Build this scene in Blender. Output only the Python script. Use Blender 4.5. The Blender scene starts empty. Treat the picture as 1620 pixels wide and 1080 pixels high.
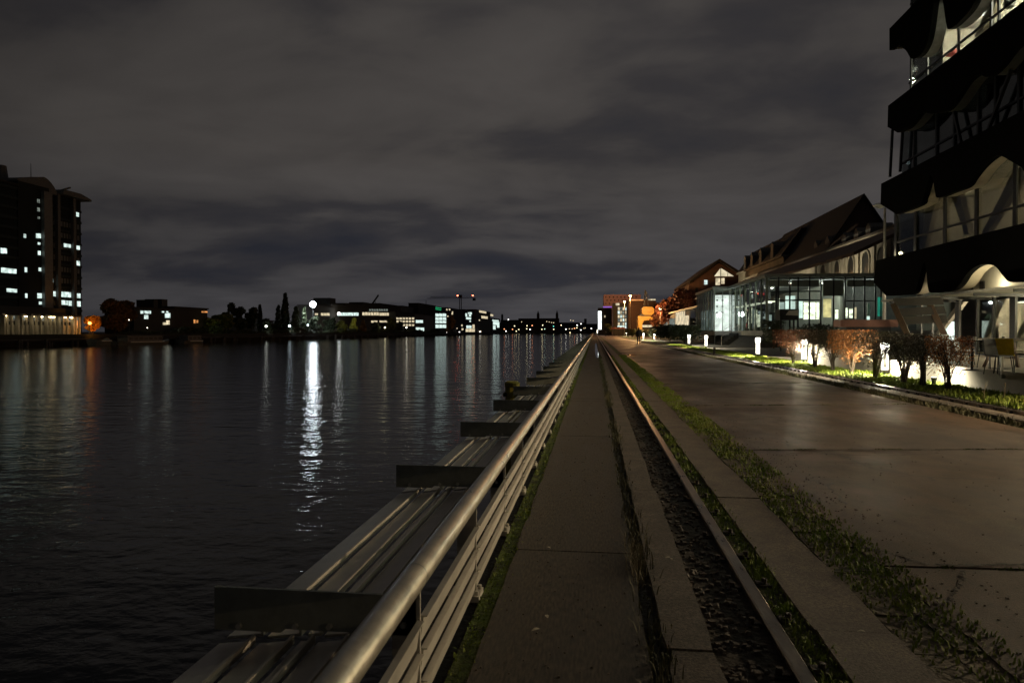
import bpy, bmesh, math, random
from mathutils import Vector, Matrix
random.seed(7)
R = math.radians
S = bpy.context.scene
C = S.collection

# ------------------------------------------------------------------ camera
CAM_H = 1.4
def _basis():
    y = Vector((131.0, 15.5, 1080.0)).normalized()          # quay direction seen from the camera
    u = Vector((0, y.z, -y.y)).normalized()
    x = u.cross(y)
    if x.x < 0: x = -x
    return x, y, u
AX, AY, AU = _basis()
cam = bpy.data.cameras.new('camera'); camo = bpy.data.objects.new('camera', cam); C.objects.link(camo)
cam.lens = 24; cam.sensor_width = 36; cam.clip_start = 0.05; cam.clip_end = 5000
camo.matrix_world = Matrix(((AX.x, AX.y, -AX.z, 0), (AY.x, AY.y, -AY.z, 0), (AU.x, AU.y, -AU.z, CAM_H), (0, 0, 0, 1)))
cam.dof.use_dof = True; cam.dof.focus_distance = 12; cam.dof.aperture_fstop = 5.6
S.camera = camo

# ------------------------------------------------------------------ sky
W = bpy.data.worlds.new('World'); S.world = W; W.use_nodes = True
def build_world():
    nt = W.node_tree; n = nt.nodes; l = nt.links
    n.clear()
    out = n.new('ShaderNodeOutputWorld'); bg = n.new('ShaderNodeBackground')
    l.new(bg.outputs[0], out.inputs[0])
    tc = n.new('ShaderNodeTexCoord'); sep = n.new('ShaderNodeSeparateXYZ'); l.new(tc.outputs['Generated'], sep.inputs[0])
    def m(op, a, b=None):
        k = n.new('ShaderNodeMath'); k.operation = op
        for i, v in enumerate((a, b)):
            if v is None: continue
            if isinstance(v, (int, float)): k.inputs[i].default_value = v
            else: l.new(v, k.inputs[i])
        return k.outputs[0]
    zz = m('MAXIMUM', sep.outputs[2], 0.0)
    den = m('ADD', zz, 0.16)
    cx = m('DIVIDE', sep.outputs[0], den); cy = m('DIVIDE', sep.outputs[1], den)
    cb = n.new('ShaderNodeCombineXYZ'); l.new(cx, cb.inputs[0]); l.new(cy, cb.inputs[1]); cb.inputs[2].default_value = 3.1
    mp = n.new('ShaderNodeMapping'); mp.inputs['Scale'].default_value = (0.75, 1.0, 1); mp.inputs['Rotation'].default_value = (0, 0, R(-25))
    mp.inputs['Location'].default_value = (1.9, 0.4, 0)
    l.new(cb.outputs[0], mp.inputs[0])
    n1 = n.new('ShaderNodeTexNoise'); n1.inputs['Scale'].default_value = 0.85; n1.inputs['Detail'].default_value = 6; n1.inputs['Roughness'].default_value = 0.5
    n1.inputs['Distortion'].default_value = 0.35; l.new(mp.outputs[0], n1.inputs['Vector'])
    n2 = n.new('ShaderNodeTexNoise'); n2.inputs['Scale'].default_value = 2.6; n2.inputs['Detail'].default_value = 7; n2.inputs['Distortion'].default_value = 0.4; l.new(mp.outputs[0], n2.inputs['Vector'])
    r1 = n.new('ShaderNodeValToRGB'); l.new(m('ADD', m('MULTIPLY', n1.outputs['Fac'], 0.66), m('MULTIPLY', n2.outputs['Fac'], 0.34)), r1.inputs[0])
    e = r1.color_ramp.elements
    e[0].position = 0.33; e[0].color = (0.0130, 0.0132, 0.0160, 1)
    e[1].position = 0.64; e[1].color = (0.0430, 0.0388, 0.0362, 1)
    k = e.new(0.43); k.color = (0.0200, 0.0185, 0.0192, 1)
    k = e.new(0.50); k.color = (0.0315, 0.0285, 0.0270, 1)
    # low sky: bluer; horizon colour
    f1 = n.new('ShaderNodeMapRange'); f1.inputs['From Min'].default_value = 0.0; f1.inputs['From Max'].default_value = 0.24
    l.new(sep.outputs[2], f1.inputs[0])
    mx = n.new('ShaderNodeMix'); mx.data_type = 'RGBA'; l.new(f1.outputs[0], mx.inputs['Factor'])
    bl = n.new('ShaderNodeMix'); bl.data_type = 'RGBA'; bl.blend_type = 'MULTIPLY'; bl.inputs['Factor'].default_value = 1
    l.new(r1.outputs[0], bl.inputs['A']); bl.inputs['B'].default_value = (0.90, 0.97, 1.14, 1)
    l.new(bl.outputs['Result'], mx.inputs['A']); l.new(r1.outputs[0], mx.inputs['B'])
    # city glow: brighter around the middle of the river, darker to the left and overhead
    dt = n.new('ShaderNodeVectorMath'); dt.operation = 'DOT_PRODUCT'; l.new(tc.outputs['Generated'], dt.inputs[0])
    g = Vector((-0.02, 0.97, 0.24)).normalized(); dt.inputs[1].default_value = g
    f2 = n.new('ShaderNodeMapRange'); f2.inputs['From Min'].default_value = 0.62; f2.inputs['From Max'].default_value = 0.99
    f2.inputs['To Min'].default_value = 0.42; f2.inputs['To Max'].default_value = 1.12
    l.new(dt.outputs['Value'], f2.inputs[0])
    mu = n.new('ShaderNodeMix'); mu.data_type = 'RGBA'; mu.blend_type = 'MULTIPLY'; mu.inputs['Factor'].default_value = 1
    l.new(mx.outputs['Result'], mu.inputs['A'])
    cc = n.new('ShaderNodeCombineColor'); [l.new(f2.outputs[0], cc.inputs[i]) for i in range(3)]
    l.new(cc.outputs[0], mu.inputs['B'])
    l.new(mu.outputs['Result'], bg.inputs[0]); bg.inputs[1].default_value = 1.62
build_world()
vs = S.view_settings; vs.view_transform = 'Standard'; vs.look = 'None'; vs.exposure = 0; vs.gamma = 1; vs.use_curve_mapping = False
S.cycles.max_bounces = 6; S.cycles.transparent_max_bounces = 16; S.cycles.glossy_bounces = 4; S.cycles.diffuse_bounces = 2
S.cycles.caustics_reflective = False; S.cycles.caustics_refractive = False; S.cycles.sample_clamp_indirect = 2.0
S.cycles.use_denoising = True; S.cycles.use_adaptive_sampling = False; S.cycles.blur_glossy = 0.5

# ------------------------------------------------------------------ pixel -> world (photo pixels 1620 x 1080)
def ray(px, py):
    d = Vector((px - 810.0, 540.0 - py, 1080.0)); return Vector((d.dot(AX), d.dot(AY), d.dot(AU)))
def atx(px, py, X): r = ray(px, py); t = X / r.x; return Vector((X, r.y * t, r.z * t + CAM_H))
def aty(px, py, Y): r = ray(px, py); t = Y / r.y; return Vector((r.x * t, Y, r.z * t + CAM_H))
def gnd(px, py, z=0.0): r = ray(px, py); t = (z - CAM_H) / r.z; return Vector((r.x * t, r.y * t, z))

# ------------------------------------------------------------------ materials
MATS = {}
def mat(name, col, rough=0.6, metal=0.0, var=0.25, vscale=3.0, bump=0.0, bscale=20.0, spec=0.5, col2=None, rvar=0.0, stretch=None, speck=0):
    if name in MATS: return MATS[name]
    m = bpy.data.materials.new(name); m.use_nodes = True; nt = m.node_tree; n = nt.nodes; l = nt.links
    b = n['Principled BSDF']; b.inputs['Roughness'].default_value = rough; b.inputs['Metallic'].default_value = metal
    b.inputs['Specular IOR Level'].default_value = spec
    tc = n.new('ShaderNodeTexCoord'); mp = n.new('ShaderNodeMapping'); l.new(tc.outputs['Object'], mp.inputs[0])
    if stretch: mp.inputs['Scale'].default_value = stretch
    nz = n.new('ShaderNodeTexNoise'); nz.inputs['Scale'].default_value = vscale; nz.inputs['Detail'].default_value = 8; nz.inputs['Roughness'].default_value = 0.65
    l.new(mp.outputs[0], nz.inputs['Vector'])
    rp = n.new('ShaderNodeValToRGB'); l.new(nz.outputs['Fac'], rp.inputs[0])
    c2 = col2 or tuple(min(1, c * (1 + var)) for c in col); c1 = col if col2 else tuple(c * (1 - var) for c in col)
    rp.color_ramp.elements[0].position = 0.33; rp.color_ramp.elements[1].position = 0.67
    rp.color_ramp.elements[0].color = (*c1, 1); rp.color_ramp.elements[1].color = (*c2, 1)
    if speck:
        ns = n.new('ShaderNodeTexNoise'); ns.inputs['Scale'].default_value = speck; ns.inputs['Detail'].default_value = 3; l.new(mp.outputs[0], ns.inputs['Vector'])
        rs = n.new('ShaderNodeValToRGB'); l.new(ns.outputs['Fac'], rs.inputs[0]); rs.color_ramp.elements[0].position = .36; rs.color_ramp.elements[0].color = (.45, .45, .45, 1); rs.color_ramp.elements[1].position = .66; rs.color_ramp.elements[1].color = (1.7, 1.7, 1.7, 1)
        ms = n.new('ShaderNodeMix'); ms.data_type = 'RGBA'; ms.blend_type = 'MULTIPLY'; ms.inputs['Factor'].default_value = 1; l.new(rp.outputs[0], ms.inputs['A']); l.new(rs.outputs[0], ms.inputs['B']); l.new(ms.outputs['Result'], b.inputs['Base Color'])
    else: l.new(rp.outputs[0], b.inputs['Base Color'])
    if rvar:
        mr = n.new('ShaderNodeMapRange'); l.new(nz.outputs['Fac'], mr.inputs[0]); mr.inputs['From Min'].default_value = 0.3; mr.inputs['From Max'].default_value = 0.7
        mr.inputs['To Min'].default_value = max(0.03, rough - rvar); mr.inputs['To Max'].default_value = min(1, rough + rvar); l.new(mr.outputs[0], b.inputs['Roughness'])
    if bump:
        nb = n.new('ShaderNodeTexNoise'); nb.inputs['Scale'].default_value = bscale; nb.inputs['Detail'].default_value = 6; l.new(mp.outputs[0], nb.inputs['Vector'])
        bp = n.new('ShaderNodeBump'); bp.inputs['Strength'].default_value = bump; bp.inputs['Distance'].default_value = 0.02; l.new(nb.outputs['Fac'], bp.inputs['Height']); l.new(bp.outputs[0], b.inputs['Normal'])
    MATS[name] = m; return m
def lit(name, col, st, var=0.5, vscale=1.2, stretch=(1, 1, 1)):
    """a lit window or lamp: it gives off light, uneven like a room behind glass"""
    if name in MATS: return MATS[name]
    m = bpy.data.materials.new(name); m.use_nodes = True; nt = m.node_tree; n = nt.nodes; l = nt.links; n.clear()
    out = n.new('ShaderNodeOutputMaterial'); e = n.new('ShaderNodeEmission'); l.new(e.outputs[0], out.inputs[0])
    e.inputs[0].default_value = (*col, 1); e.inputs[1].default_value = st
    if var:
        tc = n.new('ShaderNodeTexCoord'); mp = n.new('ShaderNodeMapping'); mp.inputs['Scale'].default_value = stretch; l.new(tc.outputs['Object'], mp.inputs[0])
        nz = n.new('ShaderNodeTexNoise'); nz.inputs['Scale'].default_value = vscale; nz.inputs['Detail'].default_value = 4; l.new(mp.outputs[0], nz.inputs['Vector'])
        mr = n.new('ShaderNodeMapRange'); mr.inputs['From Min'].default_value = 0.3; mr.inputs['From Max'].default_value = 0.7
        mr.inputs['To Min'].default_value = st * (1 - var); mr.inputs['To Max'].default_value = st * (1 + var); l.new(nz.outputs['Fac'], mr.inputs[0]); l.new(mr.outputs[0], e.inputs[1])
    MATS[name] = m; return m
def glass(name, tint, refl=0.18, rough=0.02):
    if name in MATS: return MATS[name]
    m = bpy.data.materials.new(name); m.use_nodes = True; nt = m.node_tree; n = nt.nodes; l = nt.links; n.clear()
    out = n.new('ShaderNodeOutputMaterial'); t = n.new('ShaderNodeBsdfTransparent'); t.inputs[0].default_value = (*tint, 1)
    g = n.new('ShaderNodeBsdfGlossy'); g.inputs['Roughness'].default_value = rough
    fr = n.new('ShaderNodeFresnel'); fr.inputs[0].default_value = 1.18
    ad = n.new('ShaderNodeMath'); ad.operation = 'MULTIPLY_ADD'; ad.inputs[1].default_value = 0.8; ad.inputs[2].default_value = refl * 0.3; l.new(fr.outputs[0], ad.inputs[0])
    mx = n.new('ShaderNodeMixShader'); l.new(ad.outputs[0], mx.inputs[0]); l.new(t.outputs[0], mx.inputs[1]); l.new(g.outputs[0], mx.inputs[2]); l.new(mx.outputs[0], out.inputs[0])
    MATS[name] = m; return m

M_CONC = mat('walk_concrete', (0.040, 0.031, 0.022), 0.75, bump=0.22, bscale=160, vscale=1.4, var=0.5, rvar=0.15, speck=30, stretch=(3, 0.5, 1))
M_SLAB = mat('edge_slab_concrete', (0.070, 0.056, 0.042), 0.75, bump=0.25, bscale=140, vscale=3, var=0.45, speck=70)
M_CURB = mat('curb_concrete', (0.10, 0.078, 0.056), 0.7, bump=0.25, bscale=140, vscale=4, var=0.4, speck=80)
M_SOIL = mat('dark_soil', (0.022, 0.018, 0.013), 0.95, bump=1.0, bscale=25, var=0.5)
M_MOSS = mat('moss', (0.12, 0.17, 0.02), 0.95, bump=1.0, bscale=40, col2=(0.022, 0.020, 0.010), vscale=9)
M_BRICK = mat('old_cobble', (0.11, 0.080, 0.050), 0.8, bump=1.0, bscale=22, col2=(0.055, 0.055, 0.025), vscale=6)
M_RAIL = mat('worn_rail_steel', (0.30, 0.26, 0.21), 0.34, 0.85, var=0.35, vscale=14, bump=0.15, bscale=90, rvar=0.12, stretch=(1, 0.25, 1))
M_RUST = mat('rusty_iron', (0.030, 0.022, 0.016), 0.7, 0.3, bump=0.6, bscale=60)
M_GALV = mat('galvanised_steel', (0.56, 0.52, 0.45), 0.45, 0.35, var=0.14, vscale=7, bump=0.06, bscale=120, rvar=0.08)
M_GALVT = mat('handrail_steel', (0.50, 0.46, 0.38), 0.36, 0.6, var=0.22, vscale=9, bump=0.10, bscale=70, rvar=0.1)
M_DPLATE = mat('dark_painted_steel', (0.26, 0.27, 0.23), 0.5, 0.3, var=0.2, vscale=9, bump=0.1)
M_BOLT = mat('zinc_bolt', (0.6, 0.58, 0.52), 0.35, 0.7)
M_BLACK = mat('black_cladding', (0.0025, 0.0025, 0.0025), 0.95, var=0.3, vscale=2, spec=0.05)
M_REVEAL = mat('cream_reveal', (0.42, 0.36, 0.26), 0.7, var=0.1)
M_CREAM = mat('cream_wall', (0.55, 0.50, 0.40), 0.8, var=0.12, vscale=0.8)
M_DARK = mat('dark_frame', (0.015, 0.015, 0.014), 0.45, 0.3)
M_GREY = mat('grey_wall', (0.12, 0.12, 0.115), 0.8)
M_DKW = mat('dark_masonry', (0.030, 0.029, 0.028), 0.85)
M_ROOF = mat('dark_roof_tile', (0.020, 0.016, 0.014), 0.85, bump=0.5, bscale=4)
M_STONE = mat('plaster_wall', (0.20, 0.18, 0.14), 0.85, var=0.3, vscale=0.5)
M_BRK = mat('red_brick', (0.10, 0.052, 0.038), 0.85, var=0.3, vscale=1)
M_WOOD = mat('brown_timber', (0.065, 0.036, 0.018), 0.7, var=0.35, vscale=4, stretch=(1, 6, 1))
M_DWOOD = mat('dark_timber', (0.016, 0.012, 0.009), 0.8, var=0.3)
M_WALLC = mat('light_concrete_wall', (0.42, 0.39, 0.34), 0.8, var=0.18, vscale=1.2, bump=0.3)
M_DECK = mat('terrace_paving', (0.14, 0.115, 0.085), 0.7, var=0.25)
M_SLATE = mat('panel_grey_green', (0.22, 0.25, 0.20), 0.6, var=0.1)
M_BARK = mat('bark', (0.05, 0.038, 0.026), 0.9)
M_YEL = mat('yellow_paint', (0.66, 0.38, 0.06), 0.5, var=0.2, vscale=1)
M_YELC = mat('yellow_seat', (0.85, 0.58, 0.03), 0.5)
M_WHITE = mat('white_paint', (0.7, 0.68, 0.62), 0.5)
GL_D = glass('dark_glass', (0.55, 0.60, 0.60), 0.3)
GL_G = glass('green_glass', (0.90, 0.93, 0.90), 0.12)
GL_C = glass('clear_glass', (0.88, 0.90, 0.86), 0.1)
E_WHITE = lit('window_light_cool', (0.80, 1.0, 0.93), 0.95, 0.5, 0.9)
E_WARM = lit('window_light_warm', (1.0, 0.84, 0.55), 0.72, 0.6, 0.9)
E_DIM = lit('window_light_dim', (0.70, 0.80, 0.70), 0.22, 0.8, 1.5)
E_ORANGE = lit('window_light_orange', (1.0, 0.40, 0.12), 0.8, 0.6, 0.9)
E_GREEN = lit('green_neon', (0.05, 0.9, 0.35), 0.35, 0.5)
E_TEAL = lit('teal_light', (0.06, 0.75, 0.52), 0.30, 0.5)
E_FLOOD = lit('floodlight_lens', (0.80, 0.93, 1.0), 900, 0)
E_LAMPW = lit('white_lamp', (0.95, 0.97, 0.88), 26, 0)
E_LAMPY = lit('warm_lamp', (1.0, 0.78, 0.42), 16, 0)
E_SOD = lit('sodium_lamp', (1.0, 0.42, 0.10), 110, 0)
E_RED = lit('red_lamp', (1.0, 0.12, 0.06), 14, 0)
E_BOLL = lit('bollard_lamp', (1.0, 0.95, 0.80), 16, 0)
E_BOLLS = lit('bollard_side', (1.0, 0.95, 0.80), 3.4, 0.3)
E_TUBE = lit('ceiling_lamp', (1.0, 0.97, 0.85), 9, 0)

# ------------------------------------------------------------------ mesh helpers
def tag(o, label=None, cat=None, group=None, kind=None):
    if label: o['label'] = label
    if cat: o['category'] = cat
    if group: o['group'] = group
    if kind: o['kind'] = kind
    return o
def empty(name, loc, label, cat, group=None, rz=0):
    o = bpy.data.objects.new(name, None); C.objects.link(o); o.location = loc; o.rotation_euler.z = rz
    o.empty_display_size = 0.3
    return tag(o, label, cat, group)
class MB:
    def __init__(s): s.v = []; s.f = []
    def add(s, vs, fs):
        k = len(s.v); s.v += [tuple(v) for v in vs]; s.f += [tuple(i + k for i in f) for f in fs]; return s
    def box(s, x0, x1, y0, y1, z0, z1):
        if x0 > x1: x0, x1 = x1, x0
        if y0 > y1: y0, y1 = y1, y0
        if z0 > z1: z0, z1 = z1, z0
        return s.add([(x0, y0, z0), (x1, y0, z0), (x1, y1, z0), (x0, y1, z0), (x0, y0, z1), (x1, y0, z1), (x1, y1, z1), (x0, y1, z1)],
                     [(0, 3, 2, 1), (4, 5, 6, 7), (0, 1, 5, 4), (1, 2, 6, 5), (2, 3, 7, 6), (3, 0, 4, 7)])
    def prism(s, poly, axis, a, b):
        """poly of 2-D points extruded along axis (0: poly=(y,z), 1: poly=(x,z), 2: poly=(x,y))"""
        n = len(poly)
        def mk(p, t): return ((t, p[0], p[1]), (p[0], t, p[1]), (p[0], p[1], t))[axis]
        vs = [mk(p, a) for p in poly] + [mk(p, b) for p in poly]
        return s.add(vs, [tuple(range(n))[::-1], tuple(range(n, 2 * n))] + [(i, (i + 1) % n, n + (i + 1) % n, n + i) for i in range(n)])
    def tube(s, pts, r, seg=8, r2=None, cap=True):
        pts = [Vector(p) for p in pts]; k = len(s.v); n = len(pts)
        for i, p in enumerate(pts):
            d = (pts[min(i + 1, n - 1)] - pts[max(i - 1, 0)]).normalized()
            a = d.cross(Vector((0, 0, 1)));
            if a.length < 1e-3: a = Vector((1, 0, 0))
            a.normalize(); b = d.cross(a)
            rr = r if r2 is None else r + (r2 - r) * i / max(1, n - 1)
            for j in range(seg):
                t = 2 * math.pi * j / seg; s.v.append(tuple(p + a * math.cos(t) * rr + b * math.sin(t) * rr))
        for i in range(n - 1):
            for j in range(seg):
                s.f.append((k + i * seg + j, k + i * seg + (j + 1) % seg, k + (i + 1) * seg + (j + 1) % seg, k + (i + 1) * seg + j))
        if cap: s.f += [tuple(range(k, k + seg))[::-1], tuple(range(k + (n - 1) * seg, k + n * seg))]
        return s
    def beam(s, p, q, w, h):
        p = Vector(p); q = Vector(q); d = (q - p).normalized(); a = d.cross(Vector((0, 0, 1)))
        if a.length < 1e-3: a = Vector((1, 0, 0))
        a.normalize(); b = a.cross(d); vs = []
        for c in (p, q):
            for sx, sy in ((-1, -1), (1, -1), (1, 1), (-1, 1)): vs.append(c + a * sx * w / 2 + b * sy * h / 2)
        return s.add(vs, [(0, 3, 2, 1), (4, 5, 6, 7), (0, 1, 5, 4), (1, 2, 6, 5), (2, 3, 7, 6), (3, 0, 4, 7)])
    def lathe(s, prof, c=(0, 0, 0), seg=14):
        k = len(s.v); n = len(prof)
        for r, z in prof:
            for j in range(seg):
                t = 2 * math.pi * j / seg; s.v.append((c[0] + r * math.cos(t), c[1] + r * math.sin(t), c[2] + z))
        for i in range(n - 1):
            for j in range(seg): s.f.append((k + i * seg + j, k + i * seg + (j + 1) % seg, k + (i + 1) * seg + (j + 1) % seg, k + (i + 1) * seg + j))
        s.f += [tuple(range(k, k + seg))[::-1], tuple(range(k + (n - 1) * seg, k + n * seg))]
        return s
    def build(s, name, m, parent=None, smooth=False, bevel=0, world=False):
        me = bpy.data.meshes.new(name); 
        off = Vector((0, 0, 0))
        if parent is not None and world:
            off = Vector((0, 0, 0)); q_ = parent
            while q_ is not None: off += q_.location; q_ = q_.parent
            me.from_pydata([tuple(Vector(v) - off) for v in s.v], [], s.f)
        else: me.from_pydata(s.v, [], s.f)
        me.update()
        bm = bmesh.new(); bm.from_mesh(me); bmesh.ops.recalc_face_normals(bm, faces=bm.faces)
        if bevel: bmesh.ops.bevel(bm, geom=bm.edges[:], offset=bevel, segments=2, affect='EDGES', profile=0.6)
        bm.to_mesh(me); bm.free()
        me.materials.append(m)
        if smooth:
            for p in me.polygons: p.use_smooth = True
        o = bpy.data.objects.new(name, me); C.objects.link(o)
        if parent is not None: o.parent = parent
        return o
def struct(name, mb, m, label=None): return tag(mb.build(name, m), label, None, None, 'structure')
def copy_tree(o, parent=None):
    c = o.copy(); C.objects.link(c)
    if parent is not None: c.parent = parent
    for ch in [x for x in bpy.data.objects if x.parent == o]: copy_tree(ch, c)
    return c
def light(kind, loc, power, col, radius=0.1, parent=None, target=None, **kw):
    d = bpy.data.lights.new('lamp_light', kind); d.energy = power; d.color = col
    if kind in ('POINT', 'SPOT'): d.shadow_soft_size = radius
    for k, v in kw.items(): setattr(d, k, v)
    o = bpy.data.objects.new('lamp_light', d); C.objects.link(o); o.location = loc
    if target is not None: o.rotation_euler = (Vector(target) - Vector(loc)).to_track_quat('-Z', 'Y').to_euler()
    if parent is not None: o.parent = parent
    return o

# ------------------------------------------------------------------ ground, water
YN, YF = -12.0, 1000.0
def strip(name, x0, x1, z, m, label=None, y0=YN, y1=YF, thick=0.3): return struct(name, MB().box(x0, x1, y0, y1, z - thick, z), m, label)
struct('quay_wall', MB().box(-0.80, -0.60, YN, YF, -4, -0.03), M_SOIL)
struct('ground', MB().box(-0.60, 900, YN - 40, 2500, -4, -0.34), M_SOIL)
# walkway slabs with open joints
joints = [YN, -6.0, -1.2, 4.35, 9.2, 13.8, 14.35, 18.9, 23.5, 28, 33, 38, 43, 48, 60, 80, 110, 200, YF]
mb = MB(); mb2 = MB()
def rough_slab(mb, x0, x1, y0, y1, z, amp, rnd):
    if y1 > 45: return mb.box(x0, x1, y0, y1, -0.3, z)
    n = max(2, int((y1 - y0) / .16)); L = []; Rr = []; a = b = 0
    for i in range(n + 1):
        y = y0 + (y1 - y0) * i / n; a = a * .6 + rnd.uniform(-amp, amp) * .6; b = b * .6 + rnd.uniform(-amp, amp) * .6
        if rnd.random() < .06: a += amp * 2.2
        if rnd.random() < .06: b -= amp * 2.2
        L.append((x0 + a + (amp if i in (0, n) else 0), y)); Rr.append((x1 + b - (amp if i in (0, n) else 0), y))
    return mb.prism(L + Rr[::-1], 2, -0.3, z)
rs_ = random.Random(12)
for i in range(len(joints) - 1): rough_slab(mb, -0.505, 0.235, joints[i] + 0.008, joints[i + 1] - 0.008, 0.0, .009, rs_)
struct('walkway', mb, M_CONC)
jj = [YN, -3, 1.0, 3.05, 6.1, 9.4, 12.5, 15.6, 19, 22, 26, 30, 36, 44, 60, 90, 150, YF]
for i in range(len(jj) - 1): rough_slab(mb2, 0.315, 0.535, jj[i] + 0.006, jj[i + 1] - 0.006, 0.004 + rs_.uniform(-.004, .004), .008, rs_)
struct('edge_slab', mb2, M_SLAB)
strip('moss_edge', -0.60, -0.49, -0.014, M_MOSS)
strip('soil_joint', 0.20, 0.345, -0.022, M_SOIL)
strip('rail_trough', 0.505, 0.90, -0.042, mat('trough_dirt', (0.040, 0.032, 0.022), 0.95, bump=1.0, bscale=25, var=0.6, vscale=8))
strip('moss_gutter', 0.90, 1.05, -0.014, mat('gutter_moss', (0.10, 0.12, 0.02), .95, bump=1, bscale=40, col2=(.030, .022, .014), vscale=7))
mb = MB(); cj = [YN, -2.5, 1.4, 3.32, 5.9, 8.4, 11, 14, 17.5, 21, 25, 30, 40, 60, 100, YF]
for i in range(len(cj) - 1): rough_slab(mb, 1.02, 1.375, cj[i] + 0.006, cj[i + 1] - 0.006, 0.010 + random.uniform(-.004, .004), .007, rs_)
struct('curb', mb, M_CURB)
mb = MB(); rnd = random.Random(3)
y = YN
while y < 45:
    d = rnd.uniform(0.20, 0.62); w = rnd.choice([0.24, 0.30, 0.36])
    mb.box(1.385, 1.38 + w * .55, y, y + d - 0.02, -0.3, -0.001 + rnd.uniform(-.006, .004)); mb.box(1.39 + w * .55, 1.69, y + 0.05, y + d + 0.02, -0.3, -0.002 + rnd.uniform(-.006, .004)); y += d
mb.box(1.38, 1.76, 45.1, YF, -0.3, -0.02)
struct('cobble_strip', mb, M_BRICK)
struct('verge_base', MB().box(1.376, 1.80, YN, YF, -0.32, -0.010), M_MOSS)

# the wide concrete road: slabs with gaps, damp
def wet_concrete():
    m = bpy.data.materials.new('damp_road_concrete'); m.use_nodes = True; nt = m.node_tree; n = nt.nodes; l = nt.links; b = n['Principled BSDF']
    tc = n.new('ShaderNodeTexCoord')
    def noise(sc, det=8, r=0.6, st=(1, 1, 1)):
        mp = n.new('ShaderNodeMapping'); mp.inputs['Scale'].default_value = st; l.new(tc.outputs['Object'], mp.inputs[0])
        k = n.new('ShaderNodeTexNoise'); k.inputs['Scale'].default_value = sc; k.inputs['Detail'].default_value = det; k.inputs['Roughness'].default_value = r; l.new(mp.outputs[0], k.inputs['Vector']); return k.outputs['Fac']
    big = noise(0.55, 5, 0.6, (1, 0.7, 1)); fine = noise(70, 4, 0.7)
    r = n.new('ShaderNodeValToRGB'); l.new(big, r.inputs[0]); e = r.color_ramp.elements
    e[0].position = 0.32; e[0].color = (0.040, 0.026, 0.016, 1); e[1].position = 0.68; e[1].color = (0.120, 0.078, 0.047, 1)
    r2 = n.new('ShaderNodeValToRGB'); l.new(fine, r2.inputs[0]); r2.color_ramp.elements[0].position = 0.35; r2.color_ramp.elements[0].color = (0.45, 0.45, 0.45, 1); r2.color_ramp.elements[1].position = 0.68; r2.color_ramp.elements[1].color = (1.7, 1.7, 1.7, 1)
    mx = n.new('ShaderNodeMix'); mx.data_type = 'RGBA'; mx.blend_type = 'MULTIPLY'; mx.inputs['Factor'].default_value = 1; l.new(r.outputs[0], mx.inputs['A']); l.new(r2.outputs[0], mx.inputs['B']); l.new(mx.outputs['Result'], b.inputs['Base Color'])
    dn = n.new('ShaderNodeTexNoise'); dn.inputs['Scale'].default_value = 1.7; dn.inputs['Detail'].default_value = 6; l.new(tc.outputs['Object'], dn.inputs['Vector'])
    av = n.new('ShaderNodeMix'); av.data_type = 'VECTOR'; av.inputs['Factor'].default_value = .30; l.new(tc.outputs['Object'], av.inputs['A']); l.new(dn.outputs['Color'], av.inputs['B'])
    vo = n.new('ShaderNodeTexVoronoi'); vo.feature = 'DISTANCE_TO_EDGE'; vo.inputs['Scale'].default_value = .55; l.new(av.outputs['Result'], vo.inputs['Vector'])
    cr = n.new('ShaderNodeMapRange'); cr.inputs['From Min'].default_value = .0015; cr.inputs['From Max'].default_value = .006; cr.inputs['To Min'].default_value = .25; l.new(vo.outputs['Distance'], cr.inputs[0])
    gate = n.new('ShaderNodeMapRange'); gate.inputs['From Min'].default_value = .50; gate.inputs['From Max'].default_value = .54; l.new(noise(.8, 3), gate.inputs[0])
    gm = n.new('ShaderNodeMath'); gm.operation = 'MAXIMUM'; l.new(cr.outputs[0], gm.inputs[0]); l.new(gate.outputs[0], gm.inputs[1])
    cm2 = n.new('ShaderNodeCombineColor'); [l.new(gm.outputs[0], cm2.inputs[i]) for i in range(3)]
    mx3 = n.new('ShaderNodeMix'); mx3.data_type = 'RGBA'; mx3.blend_type = 'MULTIPLY'; mx3.inputs['Factor'].default_value = 1; l.new(mx.outputs['Result'], mx3.inputs['A']); l.new(cm2.outputs[0], mx3.inputs['B']); l.new(mx3.outputs['Result'], b.inputs['Base Color'])
    st_ = noise(2.3, 7, .7, (1, .6, 1)); sr = n.new('ShaderNodeValToRGB'); l.new(st_, sr.inputs[0]); sr.color_ramp.elements[0].position = .40; sr.color_ramp.elements[0].color = (.55, .52, .50, 1); sr.color_ramp.elements[1].position = .56; sr.color_ramp.elements[1].color = (1.15, 1.12, 1.08, 1)
    mx4 = n.new('ShaderNodeMix'); mx4.data_type = 'RGBA'; mx4.blend_type = 'MULTIPLY'; mx4.inputs['Factor'].default_value = .85; l.new(mx3.outputs['Result'], mx4.inputs['A']); l.new(sr.outputs[0], mx4.inputs['B']); l.new(mx4.outputs['Result'], b.inputs['Base Color'])
    mr = n.new('ShaderNodeMapRange'); l.new(big, mr.inputs[0]); mr.inputs['From Min'].default_value = 0.36; mr.inputs['From Max'].default_value = 0.62; mr.inputs['To Min'].default_value = 0.78; mr.inputs['To Max'].default_value = 0.46; l.new(mr.outputs[0], b.inputs['Roughness'])
    bp = n.new('ShaderNodeBump'); bp.inputs['Strength'].default_value = 0.55; bp.inputs['Distance'].default_value = 0.006; l.new(fine, bp.inputs['Height']); l.new(bp.outputs[0], b.inputs['Normal'])
    return m
M_ROAD = wet_concrete()
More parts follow.
